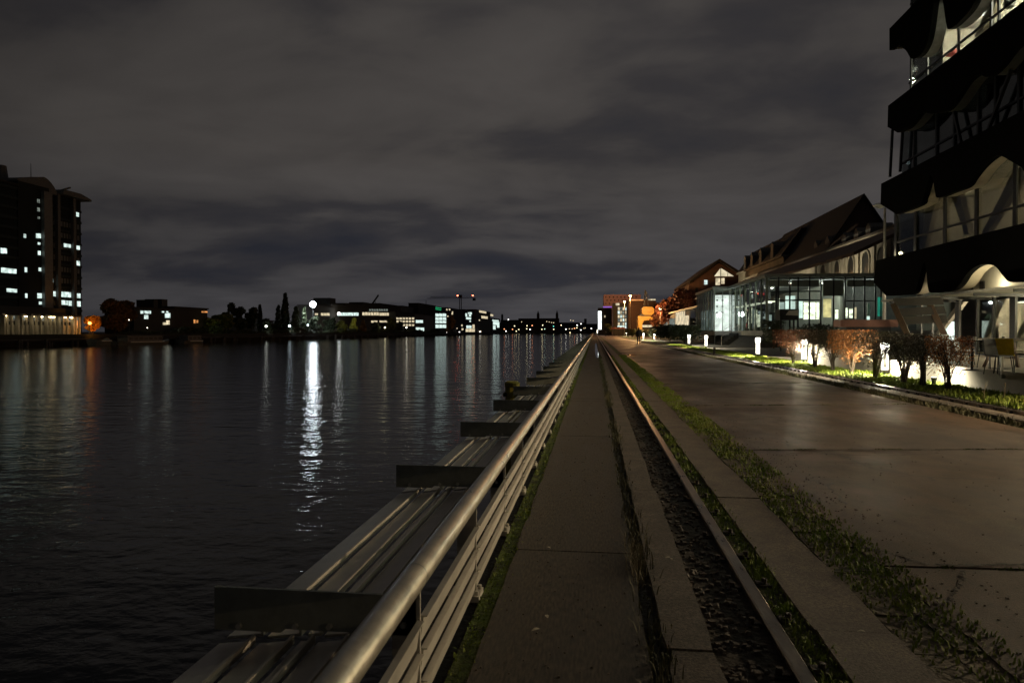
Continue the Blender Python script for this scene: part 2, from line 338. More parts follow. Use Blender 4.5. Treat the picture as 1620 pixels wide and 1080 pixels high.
def jag(p, q, n, amp, rnd):
    p = Vector(p); q = Vector(q); d = (q - p); nn = Vector((-d.y, d.x)).normalized()
    return [p + d * i / n + nn * (rnd.uniform(-amp, amp) if 0 < i < n else 0) for i in range(n + 1)]
ys = [(YN, YN), (4.30, 4.47), (8.34, 8.92), (13.2, 14.0), (18.6, 19.6), (25, 26), (34, 35), (48, 49), (70, 71), (100, 101), (YF, YF)]
mb = MB(); rnd = random.Random(5)
for i in range(len(ys) - 1):
    a = jag((1.72, ys[i][0] + .018), (6.15, ys[i][1] + .018), 24, 0.008, rnd); b = jag((1.72, ys[i + 1][0] - .012), (6.15, ys[i + 1][1] - .012), 24, 0.008, rnd)
    poly = [(p.x, p.y) for p in a] + [(p.x, p.y) for p in b[::-1]]
    # ragged left edge of every slab
    nn_ = int(min(160, (ys[i + 1][0] - ys[i][0]) / .14)) + 2; L = [(1.70 + rnd.uniform(-.022, .022), ys[i + 1][0] + (ys[i][0] - ys[i + 1][0]) * k / nn_) for k in range(1, nn_)]
    mb.prism(poly + L, 2, -0.3, 0.0)
struct('road', mb, M_ROAD)
mbj = MB(); rj = random.Random(44)
for k in (1, 2, 3, 4):
    for i in range(900):
        u = rj.random(); x = 1.75 + u * 4.35; y = ys[k][0] + (ys[k][1] - ys[k][0]) * u + rj.gauss(0, .012); 
        if math.sin(x * 5.3 + k) + math.sin(x * 13.1) < .2: continue
        a = rj.uniform(0, 6.28); h = rj.uniform(.006, .018); w = .006; q = len(mbj.v)
        mbj.v += [(x - w, y, -.004), (x + w, y, -.004), (x + math.cos(a) * .012, y + math.sin(a) * .012, h)]; mbj.f.append((q, q + 1, q + 2))
tag(mbj.build('moss_tufts', M_MOSS), 'thin broken moss growing in the road joints', 'moss', None, 'stuff')
# cracks: thin mossy slits lying on the slab
def ribbon(pts, w, z, rnd, n=14, amp=0.012):
    mb = MB(); P = []
    for i in range(len(pts) - 1):
        s = jag(pts[i], pts[i + 1], n, amp, rnd); P += s[:-1]
    P.append(Vector(pts[-1])); vs = []
    for i, p in enumerate(P):
        d = (P[min(i + 1, len(P) - 1)] - P[max(0, i - 1)]).normalized(); nn = Vector((-d.y, d.x)); ww = w * rnd.uniform(.25, 1.0)
        vs += [(p.x + nn.x * ww, p.y + nn.y * ww, z), (p.x - nn.x * ww, p.y - nn.y * ww, z)]
    return mb.add(vs, [(2 * i, 2 * i + 1, 2 * i + 3, 2 * i + 2) for i in range(len(P) - 1)])
def G2(px, py): p = gnd(px, py); return (p.x, p.y)
rnd = random.Random(11)
for pts, w in (([G2(1312, 858), G2(1400, 872), G2(1470, 893)], .016), ([G2(1526, 902), G2(1520, 925), G2(1502, 950), G2(1455, 972), G2(1425, 985)], .014),
               ([G2(1160, 712), G2(1260, 713), G2(1400, 714), G2(1505, 710)], .018), ([G2(1480, 893), G2(1560, 894), G2(1640, 892)], .020), ([G2(1250, 717), G2(1400, 721), G2(1490, 717)], .010),
               ([G2(1160, 728), G2(1300, 731), G2(1420, 735)], .005), ([G2(1215, 748), G2(1260, 752)], .006), ([G2(1235, 768), G2(1320, 775)], .005)):
    struct('road_crack', ribbon(pts, w, 0.004, rnd), M_SOIL)
# second track beyond the road
struct('grass_strip_base', MB().box(6.15, 6.62, YN, YF, -0.32, -0.05), M_MOSS)
strip('track_slab', 6.62, 7.02, 0.01, M_CURB)
strip('track_trough', 7.02, 7.62, -0.12, M_SOIL)
struct('verge', MB().box(7.62, 9.30, YN, 400, -0.32, 0.0), M_MOSS)
struct('gravel_yard', MB().box(9.30, 60, 33.6, 400, -0.32, 0.012), mat('yard_gravel', (0.06, 0.05, 0.037), 0.95, bump=1, bscale=8, vscale=2))
struct('far_yard', MB().box(7.62, 200, 400, YF, -0.32, 0.0), M_CONC)
struct('puddle', MB().prism([(0.10, 36), (0.22, 38), (0.225, 46), (0.20, 58), (0.225, 72), (0.15, 84), (0.02, 80), (0.04, 66), (0.0, 55), (0.03, 42)], 2, 0.0015, 0.005),
       mat('still_water', (0.01, 0.01, 0.01), 0.05, var=0.0, spec=0.8))
struct('puddle', MB().prism([(1.92, 40.2), (2.35, 39.9), (2.5, 41.0), (2.3, 42.9), (1.95, 42.0)], 2, 0.0015, 0.005), MATS['still_water'])

def water_mat():
    m = bpy.data.materials.new('river_water'); m.use_nodes = True; nt = m.node_tree; n = nt.nodes; l = nt.links; b = n['Principled BSDF']
    b.inputs['Base Color'].default_value = (0.006, 0.006, 0.005, 1); b.inputs['Roughness'].default_value = 0.07; b.inputs['IOR'].default_value = 1.33
    tc = n.new('ShaderNodeTexCoord')
    def noise(sc, det, st, dist=0.0, rot=0):
        mp = n.new('ShaderNodeMapping'); mp.inputs['Scale'].default_value = st; mp.inputs['Rotation'].default_value = (0, 0, R(rot)); l.new(tc.outputs['Object'], mp.inputs[0])
        k = n.new('ShaderNodeTexNoise'); k.inputs['Scale'].default_value = sc; k.inputs['Detail'].default_value = det; k.inputs['Distortion'].default_value = dist; l.new(mp.outputs[0], k.inputs['Vector']); return k.outputs['Fac']
    a = noise(0.9, 3, (0.75, 1.25, 1), 0.3, 8); c = noise(4.5, 4, (0.85, 1.2, 1), 0.2, -12)
    b1 = n.new('ShaderNodeBump'); b1.inputs['Strength'].default_value = 1; b1.inputs['Distance'].default_value = 0.058; l.new(a, b1.inputs['Height'])
    b2 = n.new('ShaderNodeBump'); b2.inputs['Strength'].default_value = 1; b2.inputs['Distance'].default_value = 0.017; l.new(c, b2.inputs['Height']); l.new(b1.outputs[0], b2.inputs['Normal'])
    l.new(b2.outputs[0], b.inputs['Normal'])
    return m
WZ = -1.6
struct('water', MB().add([(-900, -300, WZ), (-0.6, -300, WZ), (-0.6, 1400, WZ), (-900, 1400, WZ)], [(0, 1, 2, 3)]), water_mat())
# far bank
BX = -110.0; BZ = 0.85
struct('far_bank', MB().box(-900, BX, 20, 980, -4, BZ), mat('bank_ground', (0.02, 0.02, 0.016), 0.9))
struct('river_end_bank', MB().box(-900, 120, 985, 2500, -4, 0.9), MATS['bank_ground'])

# ------------------------------------------------------------------ grass and moss tufts
def blades(name, spots, label, m, h=(0.03, 0.09), w=0.004, seed=1):
    rnd = random.Random(seed); mb = MB()
    for x, y, z, hs in spots:
        a = rnd.uniform(0, 6.283); t = rnd.uniform(0.1, 0.8); hh = rnd.uniform(*h) * hs; ww = w * rnd.uniform(.7, 1.6) * (1 + y / 14)
        dx, dy = math.cos(a), math.sin(a); px, py = -dy * ww, dx * ww; k = len(mb.v)
        mb.v += [(x - px, y - py, z), (x + px, y + py, z), (x + px * .7 + dx * hh * t * .4, y + py * .7 + dy * hh * t * .4, z + hh * .6), (x - px * .7 + dx * hh * t * .4, y - py * .7 + dy * hh * t * .4, z + hh * .6),
                 (x + dx * hh * t, y + dy * hh * t, z + hh * (1 - t * .35))]
        mb.f += [(k, k + 1, k + 2, k + 3), (k + 3, k + 2, k + 4)]
    o = mb.build(name, m); return tag(o, label, 'grass', None, 'stuff')
M_GR = mat('grass_blade', (0.15, 0.25, 0.018), 0.7, col2=(0.24, 0.27, 0.03), vscale=2)
M_GRD = mat('grass_blade_dry', (0.050, 0.062, 0.015), 0.8, col2=(0.12, 0.10, 0.05), vscale=3)
def clumpy(n, xs, y0, y1, z, seed, patch=0.5, power=1.0, hs=1.0, cs=0.16):
    rnd = random.Random(seed); out = []; 
    cl = [(rnd.uniform(*xs), y0 + (y1 - y0) * rnd.random() ** power) for _ in range(max(6, n // 70))]
    for _ in range(n):
        if rnd.random() < patch: x, y = rnd.uniform(*xs), y0 + (y1 - y0) * rnd.random() ** power; s = .45
        else:
            c = rnd.choice(cl); x = c[0] + rnd.gauss(0, cs * .55); y = c[1] + rnd.gauss(0, cs); s = 1
        if xs[0] - .02 < x < xs[1] + .02: out.append((x, y, z, s * hs))
    return out
blades('grass', clumpy(25000, (1.39, 1.82), 2.0, 42, -0.006, 1, 0.07, 1.7, cs=.17), 'mossy green grass tufts between the kerb and the wide road', M_GR, (0.012, 0.045), 0.0034, 2)
blades('grass', clumpy(9000, (0.91, 1.03), 2.2, 40, -0.014, 3, 0.4, 1.6, cs=.1), 'moss and short grass growing beside the near crane rail', M_GR, (0.02, 0.055), 0.003, 4)
blades('grass', clumpy(6000, (0.22, 0.34), 2.6, 40, -0.022, 5, 0.3, 1.5, cs=.22), 'thin dry grass in the dark joint of the walkway', M_GRD, (0.03, 0.13), 0.0022, 6)
blades('grass', clumpy(9000, (-0.585, -0.48), 3.0, 60, -0.02, 7, 0.5, 1.7, cs=.25), 'green moss line along the foot of the railing', M_GR, (0.012, 0.035), 0.004, 8)
blades('grass', clumpy(36000, (7.64, 9.25), 9.5, 75, 0.0, 9, 0.7, 1.6), 'lit green verge grass along the far track and shrubs', M_GR, (0.05, 0.15), 0.006, 10)
blades('grass', clumpy(14000, (6.16, 6.62), 9.5, 60, -0.05, 11, 0.4, 1.5), 'ragged grass between the road and the far track', M_GRD, (0.04, 0.16), 0.004, 12)
p = gnd(1006, 890); rnd_ = random.Random(5)
blades('grass', [(p.x + rnd_.gauss(0, .02), p.y + rnd_.gauss(0, .16), -.05, 1) for _ in range(260)], 'tuft of pale dry grass sprouting from the walkway joint', mat('dry_tuft', (.16, .13, .07), .8), (.09, .17), .0018, 15)
def chip(name, spots, label, m, smin, smax, seed):
    rnd = random.Random(seed); mb = MB()
    for x, y, z in spots:
        s_ = rnd.uniform(smin, smax); pts = []
        for sx, sy, sz in ((-1, -1, -1), (1, -1, -1), (1, 1, -1), (-1, 1, -1), (-.6, -.6, 1), (.6, -.5, 1), (.5, .6, 1), (-.6, .5, 1)): pts.append((x + s_ * (sx + rnd.uniform(-.4, .4)), y + s_ * (sy + rnd.uniform(-.4, .4)), z + s_ * .6 * (sz + rnd.uniform(-.3, .3))))
        mb.add(pts, [(0, 3, 2, 1), (4, 5, 6, 7), (0, 1, 5, 4), (1, 2, 6, 5), (2, 3, 7, 6), (3, 0, 4, 7)])
    return tag(mb.build(name, m), label, 'gravel', None, 'stuff')
rnd_ = random.Random(51)
chip('gravel', [(rnd_.uniform(.53, .78), 1.8 + 20 * rnd_.random() ** 1.6, -.038) for _ in range(1500)], 'loose grit and rubble lying in the trough of the near crane rail', M_SLAB, .006, .022, 52)
chip('grit', [(rnd_.choice((rnd_.uniform(-.5, .23), rnd_.uniform(1.04, 1.37), rnd_.uniform(1.75, 6.0), rnd_.uniform(1.72, 2.2))), 1.8 + 16 * rnd_.random() ** 1.5, .003) for _ in range(2600)], 'small grit scattered over the quay slabs', M_CURB, .0015, .0055, 53)
# fallen leaves and litter
rnd = random.Random(21)
for i, (px, py) in enumerate([(1057, 882), (865, 975), (848, 996), (1125, 688), (1294, 838), (1363, 1002), (1062, 884), (868, 866), (1181, 708), (1238, 792)]):
    p = gnd(px, py, 0.006); mb = MB(); a = rnd.uniform(0, 3); s = rnd.uniform(.014, .024); ca, sa = math.cos(a), math.sin(a)
    ol = [(1, 0), (.5, .42), (-.2, .5), (-.9, .15), (-1.2, 0), (-.9, -.2), (-.1, -.52), (.6, -.4)]
    vs = [(p.x + (u * ca - v * sa) * s, p.y + (u * sa + v * ca) * s, 0.006 + abs(v) * s * .5 + (0.012 if p.x > .9 else 0.002)) for u, v in ol] + [(p.x, p.y, 0.012 + (0.012 if p.x > .9 else 0))]
    o = mb.add(vs, [(i, (i + 1) % 8, 8) for i in range(8)]).build('fallen_leaf', mat('pale_leaf', (0.45, 0.40, 0.30), 0.6))
    tag(o, ['curled pale leaf on the narrow slab left of the near crane rail', 'pale fallen leaf on the dark walkway, upper of the close pair', 'pale fallen leaf on the dark walkway, lower of the close pair', 'pale leaf on the grassy cobbles near the first road joint', 'bright pale leaf at the grassy road edge above the long crack', 'pale leaf in the grass by the cracked road corner', 'second curled leaf touching the one on the narrow slab', 'tiny pale leaf on the walkway near the railing foot', 'pale speck of leaf at the road edge beside the first joint', 'pale leaf between kerb and road in front of the thin road cracks'][i], 'leaf', 'fallen leaves on the quay')

# ------------------------------------------------------------------ crane rails with clips
def make_rail(x, w, z, label, y1, clips, side, parent_loc):
    t = empty('crane_rail', parent_loc, label, 'rail', 'crane rails set in the quay')
    hw = w / 2
    prof = [(-.055, -.115), (.055, -.115), (.055, -.10), (.012, -.085), (.012, -.045), (hw, -.035), (hw, -.008), (hw - .008, 0), (-hw + .008, 0), (-hw, -.008), (-hw, -.035), (-.012, -.045), (-.012, -.085), (-.055, -.10)]
    MB().prism([(a, b + z) for a, b in prof], 1, YN, y1).build('rail_bar', M_RAIL, t)
    rest = MB()
    def clip(mb, sx, y, s):
        x0 = sx * .055
        zz = z - (.045 if sx < 0 else .016); x0 = sx * .044
        mb.box(x0, x0 + sx * .075, y - .035, y + .035, zz - .02, zz + .012)
        mb.box(x0 - sx * .004, x0 + sx * .035, y - .022, y + .022, zz + .012, zz + .022)
        mb.tube([(x0 + sx * .042, y, zz), (x0 + sx * .042, y, zz + .042)], .015, 6)
        return mb
    y = 1.9; k = 0
    while y < 90:
        for sx in (-1, 1):
            if k < clips: clip(MB(), sx, y, 0).build('rail_clip', M_RUST, t)
            else: clip(rest, sx, y, 0)
        k += 1; y += 0.5 + .03 * math.sin(k * 7.3)
    tag(rest.build('rail_clip', M_RUST, t), None, None, None, 'stuff')
    return t
make_rail(0, 0.072, 0.0, 'worn steel crane rail running beside the walkway, nearest the camera', 700, 48, 1, (0.855, 0, 0))
make_rail(0, 0.072, 0.0, 'dark crane rail in a trough between the road and the shrub verge', 700, 40, 1, (7.32, 0, 0.03))

# ------------------------------------------------------------------ quay railing
def railing():
    t = empty('quay_railing', (0, 0, 0), 'low grey steel railing with round handrail and slats along the water', 'railing')
    PX = -0.635; HX = -0.645; HZ = 0.515; BAY = 2.36; Y0 = 0.04
    # handrail in lengths with a small joint
    n = 0; y = Y0 - BAY
    while y < 420:
        L = BAY * 2 if y < 40 else BAY * 20
        o = MB().tube([(HX, y + .004, HZ), (HX, y + L - .004, HZ)], .047, 20, cap=False).build('handrail', M_GALVT, t, smooth=False)
        for p in o.data.polygons: p.use_smooth = len(p.vertices) == 4
        if y < 40: MB().tube([(HX, y - .012, HZ), (HX, y + .012, HZ)], .0445, 16).build('joint_sleeve', M_DPLATE, t)
        y += L
    posts = MB(); sl_i = MB(); sl_o = MB(); br = MB()
    def post(mb, y):
        mb.box(PX - .095, PX + .010, y - .006, y + .006, .012, HZ - .03)
        return mb
    def foot(mb, y):
        mb.box(PX - .13, PX + .035, y - .07, y + .07, -.02, .012)
        for dy in (-.045, .045): mb.tube([(PX + .02, y + dy, .012), (PX + .02, y + dy, .034)], .011, 6)
        return mb
    def outr(mb, y):
        mb.prism([(PX - .005, .445), (PX - .78, .445), (PX - .78, .285), (PX - .52, .285), (PX - .50, .30), (PX - .005, .30)], 1, y - .006, y + .006); return mb
    def board(mb, x, z, y0, y1, wd, tilt, th=.010, lip=.022):
        # a tilted flat slat with a turned-up inner edge
        dx, dz = wd * math.cos(tilt), wd * math.sin(tilt)
        p = [(x, z), (x - dx, z - dz), (x - dx, z - dz - th), (x + th, z - th), (x + th, z + lip), (x, z + lip)]
        mb.prism(p, 1, y0, y1); return mb
    for k in range(-1, 178):
        y = Y0 + BAY * k
        near = y < 37
        for yy in (y, y + BAY / 2):
            if yy < 56: post(MB(), yy).build('post', M_GALV, t)
            else: post(posts, yy)
            if yy < 26: foot(MB(), yy).build('base_plate', M_GALV, t)
        bk_ = (outr(MB(), y).build('outrigger_bracket', M_DPLATE, t) if near else outr(br, y))
        if y < 12:
            for bx, bz in ((PX - .05, .40), (PX - .05, .34), (PX - .33, .32), (PX - .46, .315), (PX - .68, .305)): MB().tube([(bx, y - .020, bz), (bx, y + .018, bz)], .011, 6).build('bolt', M_BOLT, bk_)
        for x, z, w in ((PX - .615, .262, .135), (PX - .465, .270, .125), (PX - .385, .276, .045), (PX - .255, .285, .11)):
            if near: board(MB(), x, z, y + .03, y + BAY - .03, w, R(8)).build('outer_slat', M_GALV, t)
            else: board(sl_o, x, z, y + .03, y + BAY - .03, w, R(8))
        for yy in (y, y + BAY / 2):
            tg = MB() if near else sl_i
            for z in (.365, .245, .125):
                tg.prism([(PX - .004, z - .104), (PX + .002, z - .104), (PX + .016, z - .006), (PX + .030, z - .004), (PX + .030, z), (PX + .004, z)], 1, yy + .022, yy + BAY / 2 - .022)
                tg.tube([(PX - .01, yy + .012, z - .01), (PX - .01, yy + .012, z + .02)], .007, 6)
            if near: tg.build('inner_slat', M_GALV, t)
    for nm, mb, m in (('post', posts, M_GALV), ('inner_slat', sl_i, M_GALV), ('outer_slat', sl_o, M_GALV), ('outrigger_bracket', br, M_DPLATE)):
        tag(mb.build(nm, m, t), None, None, None, 'stuff')
    return t
railing()
# yellow mooring post by the water
p = aty(833, 600, 13.2)
t = empty('mooring_post', (-1.62, 13.4, WZ), 'squat yellow-green mooring post standing in the water behind the railing', 'post')
MB().lathe([(.14, -1), (.14, 1.90), (.15, 1.93), (.15, 1.99), (.11, 2.02)]).build('shaft', mat('mossy_yellow', (0.30, 0.25, 0.03), 0.7, var=.5, vscale=6), t)
MB().box(-.17, .17, -.10, .10, 1.72, 1.80).build('cross_bar', M_RUST, t)
# timber fenders along the quay wall further on
M_PILE = mat('wet_pile', (0.030, 0.026, 0.020), 0.6, bump=.5)
src = None; rnd = random.Random(4)
for i in range(46):
    y = 15.5 + i * 2.2 + rnd.uniform(-.4, .4)
    if src is None: src = tag(MB().tube([(0, 0, -1), (0.02, 0, 1.75)], .15, 9).tube([(0.02, 0, 1.75), (.02, 0, 1.80)], .12, 9).build('fender_pile', M_PILE), 'short dark timber fender pile standing in the water outside the railing', 'pile', 'fender piles along the near quay'); o = src
    else: o = src.copy(); C.objects.link(o)
    o.location = (-1.35 + rnd.uniform(-.12, .12), y, WZ - .12 + rnd.uniform(-.2, .1)); o.rotation_euler = (R(rnd.uniform(-3, 3)), R(rnd.uniform(-3, 3)), rnd.uniform(0, 6))

# ------------------------------------------------------------------ black office building on the right
FX = 13.5
def yz(px, py, X=FX): p = atx(px, py, X); return (p.y, p.z)
def smooth_line(P, n=4):
    out = []
    for i in range(len(P) - 1):
        a, b, c, d = P[max(0, i - 1)], P[i], P[i + 1], P[min(len(P) - 1, i + 2)]
        for k in range(n):
            t = k / n; out.append(tuple(.5 * (2 * b[j] + (c[j] - a[j]) * t + (2 * a[j] - 5 * b[j] + 4 * c[j] - d[j]) * t * t + (3 * b[j] - a[j] - 3 * c[j] + d[j]) * t ** 3) for j in (0, 1)))
    return out + [P[-1]]
def black_building():
    t = empty('office_building', (FX, 20, 0), 'tall black clad office building with wavy cut-out bands, right edge', 'building')
    def B(mb, n, m, par=t, **k): return mb.build(n, m, par, world=(par is t), **k)
    YE = -8.0
    sills = [yz(1620, 353)[1], yz(1620, 174)[1], yz(1620, 2)[1]]
    st = (sills[2] - sills[0]) / 2; sills.append(sills[2] + st); sills.append(sills[3] + st)
    bands = [
        ([(1386, 410), (1382, 447), (1402, 468), (1425, 467), (1445, 464), (1452, 448), (1458, 425), (1462, 415), (1465, 425), (1468, 455), (1474, 463), (1505, 459), (1518, 450), (1530, 432), (1545, 421), (1560, 418), (1575, 422), (1588, 438), (1598, 446), (1620, 446)], sills[0]),
        ([(1394, 285), (1393, 323), (1418, 339), (1454, 325), (1460, 314), (1466, 295), (1470, 280), (1473, 278), (1476, 286), (1479, 303), (1483, 313), (1505, 305), (1528, 296), (1537, 284), (1546, 272), (1555, 262), (1568, 251), (1581, 246), (1599, 255), (1614, 264), (1620, 272)], sills[1]),
        ([(1405, 164), (1404, 201), (1420, 210), (1435, 203), (1447, 190), (1458, 178), (1475, 180), (1495, 176), (1510, 160), (1530, 130), (1548, 118), (1562, 122), (1580, 108), (1600, 82), (1612, 72), (1620, 74)], sills[2]),
        ([(1407, 38), (1407, 80), (1422, 72), (1433, 80), (1442, 93), (1455, 88), (1465, 72), (1471, 50), (1478, 0), (1484, -12), (1491, 0), (1498, 43), (1506, 44), (1517, 35), (1533, 18), (1543, 0), (1560, -40), (1590, -90), (1620, -110)], sills[3]),
    ]
    for i, (pts, top) in enumerate(bands):
        low = [yz(*p) for p in pts]; y_first = low[0][0]; low = low[:2] + smooth_line(low[2:])
        poly = [(y_first, top)] + low[1:]
        # carry the wave on towards and past the camera
        yl, zl = poly[-1]; k = yl - .8; ph = 0
        while k > YE: poly.append((k, zl + .5 * math.sin(ph) + (.45 if i else 0))); k -= .5; ph += .7
        poly.append((YE, top))
        B(MB().prism(poly, 0, FX, FX + .22), 'cladding_band', M_BLACK)
        # cream reveal: wavy soffit behind the cladding; upper ones darkened in colour as unlit
        inner = [(a, b + .035) for a, b in poly[1:-1]]; outer = [(a, b + .11) for a, b in poly[1:-1]]
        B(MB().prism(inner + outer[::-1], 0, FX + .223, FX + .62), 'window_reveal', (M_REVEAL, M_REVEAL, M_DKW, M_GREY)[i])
        # end face towards the yard
        b0, b1 = min(p[1] for p in low[1:3]), top
        B(MB().box(FX + .223, FX + 9, y_first - .25, y_first - .05, low[1][1] + .05, b1), 'end_cladding', M_BLACK)
        # floor slab
        B(MB().box(FX + .63, FX + 9, YE, y_first - .27, top - .95, top - .72), 'floor_slab', mat('ceiling_cream', (0.50, 0.47, 0.40), 0.8))
    # top piece of the facade above the frame
    B(MB().box(FX, FX + .3, YE, yz(1420, 0)[0], sills[3] + 1.9, sills[3] + 3.6), 'cladding_band', M_BLACK)
    GX = FX + .66
    Yend = [yz(1386, 410)[0], yz(1394, 285)[0] - .3, yz(1405, 164)[0] - .3, yz(1407, 60)[0] - .3]
    tops = [sills[0], sills[1], sills[2], sills[3]]
    # storeys: (y end, z low, z high)
    zc = [(sills[0] - .05, sills[1] - .95), (sills[1] - .05, sills[2] - .95), (sills[2] - .05, sills[3] - .95), (sills[3] - .05, sills[3] + 2.2)]
    mull_px = [[1419, 1450, 1497, 1547, 1608], [1412, 1424, 1447, 1482, 1510, 1548, 1575, 1612], [1419, 1441, 1467, 1516, 1567, 1579], [1419, 1441]]
    for i, (z0, z1) in enumerate(zc):
        ye = Yend[i] - .35
        B(MB().box(GX, GX + .012, YE, ye, z0, z1), 'window_pane', GL_D if i in (1,) else GL_C)
        ys_ = sorted({yz(x, 300, GX)[0] for x in mull_px[i]}, reverse=True); last = ys_[-1]
        while last > YE + 3: last -= 2.6; ys_.append(last)
        for yy in ys_:
            if yy > ye: continue
            w = .10 if i == 0 else .06
            B(MB().box(GX - .06, GX - .003, yy - w, yy + w, z0, z1), 'mullion', M_DARK)
        B(MB().box(GX - .058, GX - .004, YE, ye, z0 + .78, z0 + .86), 'transom', M_DARK)
        B(MB().box(GX, FX + 9, ye, ye + .012, z0, z1), 'end_pane', GL_D)
        # cross walls and a back wall inside
        for yw in (ye - 1.2, ye - 5.4, ye - 9.6, ye - 13.8, ye - 18):
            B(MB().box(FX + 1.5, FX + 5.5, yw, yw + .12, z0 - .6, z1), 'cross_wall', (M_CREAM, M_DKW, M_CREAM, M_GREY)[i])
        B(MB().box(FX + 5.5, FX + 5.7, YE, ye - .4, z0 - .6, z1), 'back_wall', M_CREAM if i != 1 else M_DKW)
    # raking cream struts inside the first floor (they read as broad slanted fins)
    z0, z1 = zc[0]
    for a, b, w in (((1458, 400), (1475, 290), .9), ((1530, 372), (1505, 300), .7), ((1556, 370), (1608, 268), 1.0)):
        p, q = yz(*a, GX + .7), yz(*b, GX + .7)
        B(MB().prism([(p[0], p[1]), (p[0] - w * .45, p[1]), (q[0] - w, q[1]), (q[0], q[1])], 0, GX + .6, GX + .8), 'strut', M_REVEAL)
    z0, z1 = zc[2]
    for a, b, w in (((1462, 75), (1486, -10), .55), ((1545, 60), (1580, -20), .9), ((1500, 50), (1560, -30), .35)):
        p, q = yz(*a, GX + .7), yz(*b, GX + .7)
        B(MB().prism([(p[0], p[1]), (p[0] - w * .6, p[1]), (q[0] - w, q[1]), (q[0], q[1])], 0, GX + .6, GX + .8), 'strut', M_REVEAL)
    for a, b in (((1408, 280), (1412, 205)), ((1424, 272), (1428, 205)), ((1520, 225), (1506, 160)), ((1560, 215), (1600, 110))):
        p, q = yz(*a, GX - .2), yz(*b, GX - .2)
        B(MB().beam((GX - .2, p[0], p[1]), (GX - .2, q[0], q[1]), .10, .10), 'strut', M_DARK)
    # lamp housings and lights inside; top lit floor
    yt = Yend[2] - .35
    for (yy, s, pw) in ((yt - 3.4, 1.2, 1300), (yt - 7.4, 1.2, 2200), (yt - 11.6, 1.2, 2200), (yt - 15.8, 1.2, 2200)):
        z = zc[2][1] - .06
        B(MB().box(FX + 2.1, FX + 2.3, yy - s / 2, yy + s / 2, z - .05, z), 'ceiling_lamp', E_TUBE)
        light('POINT', (FX + 2.2 - FX, yy - 20, z - .45), pw, (1.0, .95, .78), .15, t)
    for (yy, pw) in ((Yend[0] - 3.6, 70), (Yend[0] - 8, 90), (Yend[0] - 12.2, 100), (Yend[0] - 16.5, 90)):
        light('POINT', (3.2, yy - 20, zc[0][1] - .6), pw, (1.0, .85, .6), .2, t)
        B(MB().box(FX + 3.1, FX + 3.3, yy - .4, yy + .4, zc[0][1] - .12, zc[0][1] - .06), 'ceiling_lamp', lit('dim_ceiling_lamp', (1, .85, .6), 1.2, 0))
    light('POINT', (3.0, Yend[1] - 5 - 20, zc[1][1] - .6), 9, (.8, .9, .9), .2, t)
    # furniture seen on the lit floor: a red lampshade and a grey globe
    p = atx(1506, 83, GX + .5); B(MB().lathe([(.02, .22), (.12, .20), (.24, .06), (.26, 0), (.02, 0)], (p.x, p.y, p.z - .1)), 'lamp_shade', mat('red_shade', (0.45, 0.03, 0.03), 0.6))
    p = atx(1597, 5, GX + .8); B(MB().lathe([(.02, -.2), (.15, -.15), (.2, 0), (.15, .15), (.02, .2)], (p.x, p.y, p.z)), 'lamp_shade', M_GREY)
    # ground floor: glazed front under a flat canopy
    cz = atx(1620, 450, FX - 1.0).z; cy = atx(1394, 474, FX - 1.0).y
    B(MB().prism([(FX - 1.0, cz - .07), (FX + .9, cz - .12), (FX + .9, cz), (FX - 1.0, cz)], 1, YE, cy), 'canopy', mat('canopy_sheet', (0.50, 0.48, 0.40), 0.5))
    for yy in [cy - .6 - 2.2 * k for k in range(16)]:
        if yy > YE: B(MB().beam((FX - .9, yy, cz - .13), (FX + .9, yy, cz - .18), .06, .10), 'canopy_beam', M_DARK)
    gx = FX + .8
    B(MB().box(gx, gx + .012, YE, 27.6, .52, cz - .14), 'window_pane', GL_C)
    for x in (1459, 1477, 1517, 1548, 1574, 1605):
        yy = atx(x, 520, gx).y; w = .16 if x in (1517, 1605) else .05
        B(MB().box(gx - .08, gx - .003, yy - w, yy + w, .52, cz - .14), 'mullion', M_DARK)
    for k in range(9): B(MB().box(gx - .08, gx - .003, 12 - 2.1 * k - .05, 12 - 2.1 * k + .05, .52, cz - .14), 'mullion', M_DARK)
    B(MB().box(gx - .05, gx - .004, YE, 27.6, .52, .60), 'sill', M_DARK)
    B(MB().box(FX + 4.5, FX + 4.7, YE, 30, .5, sills[0] - 1), 'back_wall', M_CREAM)
    B(MB().box(gx + .1, FX + 9, YE, 30.5, .30, .50), 'floor_slab', M_DECK)
    for yw in (29.2, 25.0, 20.6, 16.2): B(MB().box(gx + 1.6, FX + 4.5, yw, yw + .12, .5, cz - .2), 'cross_wall', M_CREAM)
    for a, b, w in (((1482, 530), (1520, 478), .5), ((1556, 545), (1580, 474), .6), ((1604, 548), (1640, 474), .5)):
        p, q = yz(*a, gx + .9), yz(*b, gx + .9)
        B(MB().prism([(p[0], max(.5, p[1])), (p[0] - w * .5, max(.5, p[1])), (q[0] - w, q[1]), (q[0], q[1])], 0, gx + .8, gx + .95), 'strut', M_CREAM)
    for a in ((1598, 515), (1640, 512), (1560, 512), (1500, 520)):
        p = atx(a[0], a[1], FX + 4.3)
        B(MB().box(FX + 4.3, FX + 4.42, p.y - .35, p.y + .35, .95, 1.9), 'lit_counter', lit('counter_light', (.85, 1, .92), 1.6, .5, 2))
    for yy, pw in ((27.3, 700), (22.5, 900), (18.2, 900), (13.5, 450), (8, 110), (3, 60), (-2, 60)):
        B(MB().box(FX + 2.4, FX + 2.6, yy - .7, yy + .7, cz - .3, cz - .25), 'ceiling_lamp', E_TUBE)
        light('POINT', (2.5, yy - 20, cz - .45), pw, (1.0, .86, .60), .2, t)
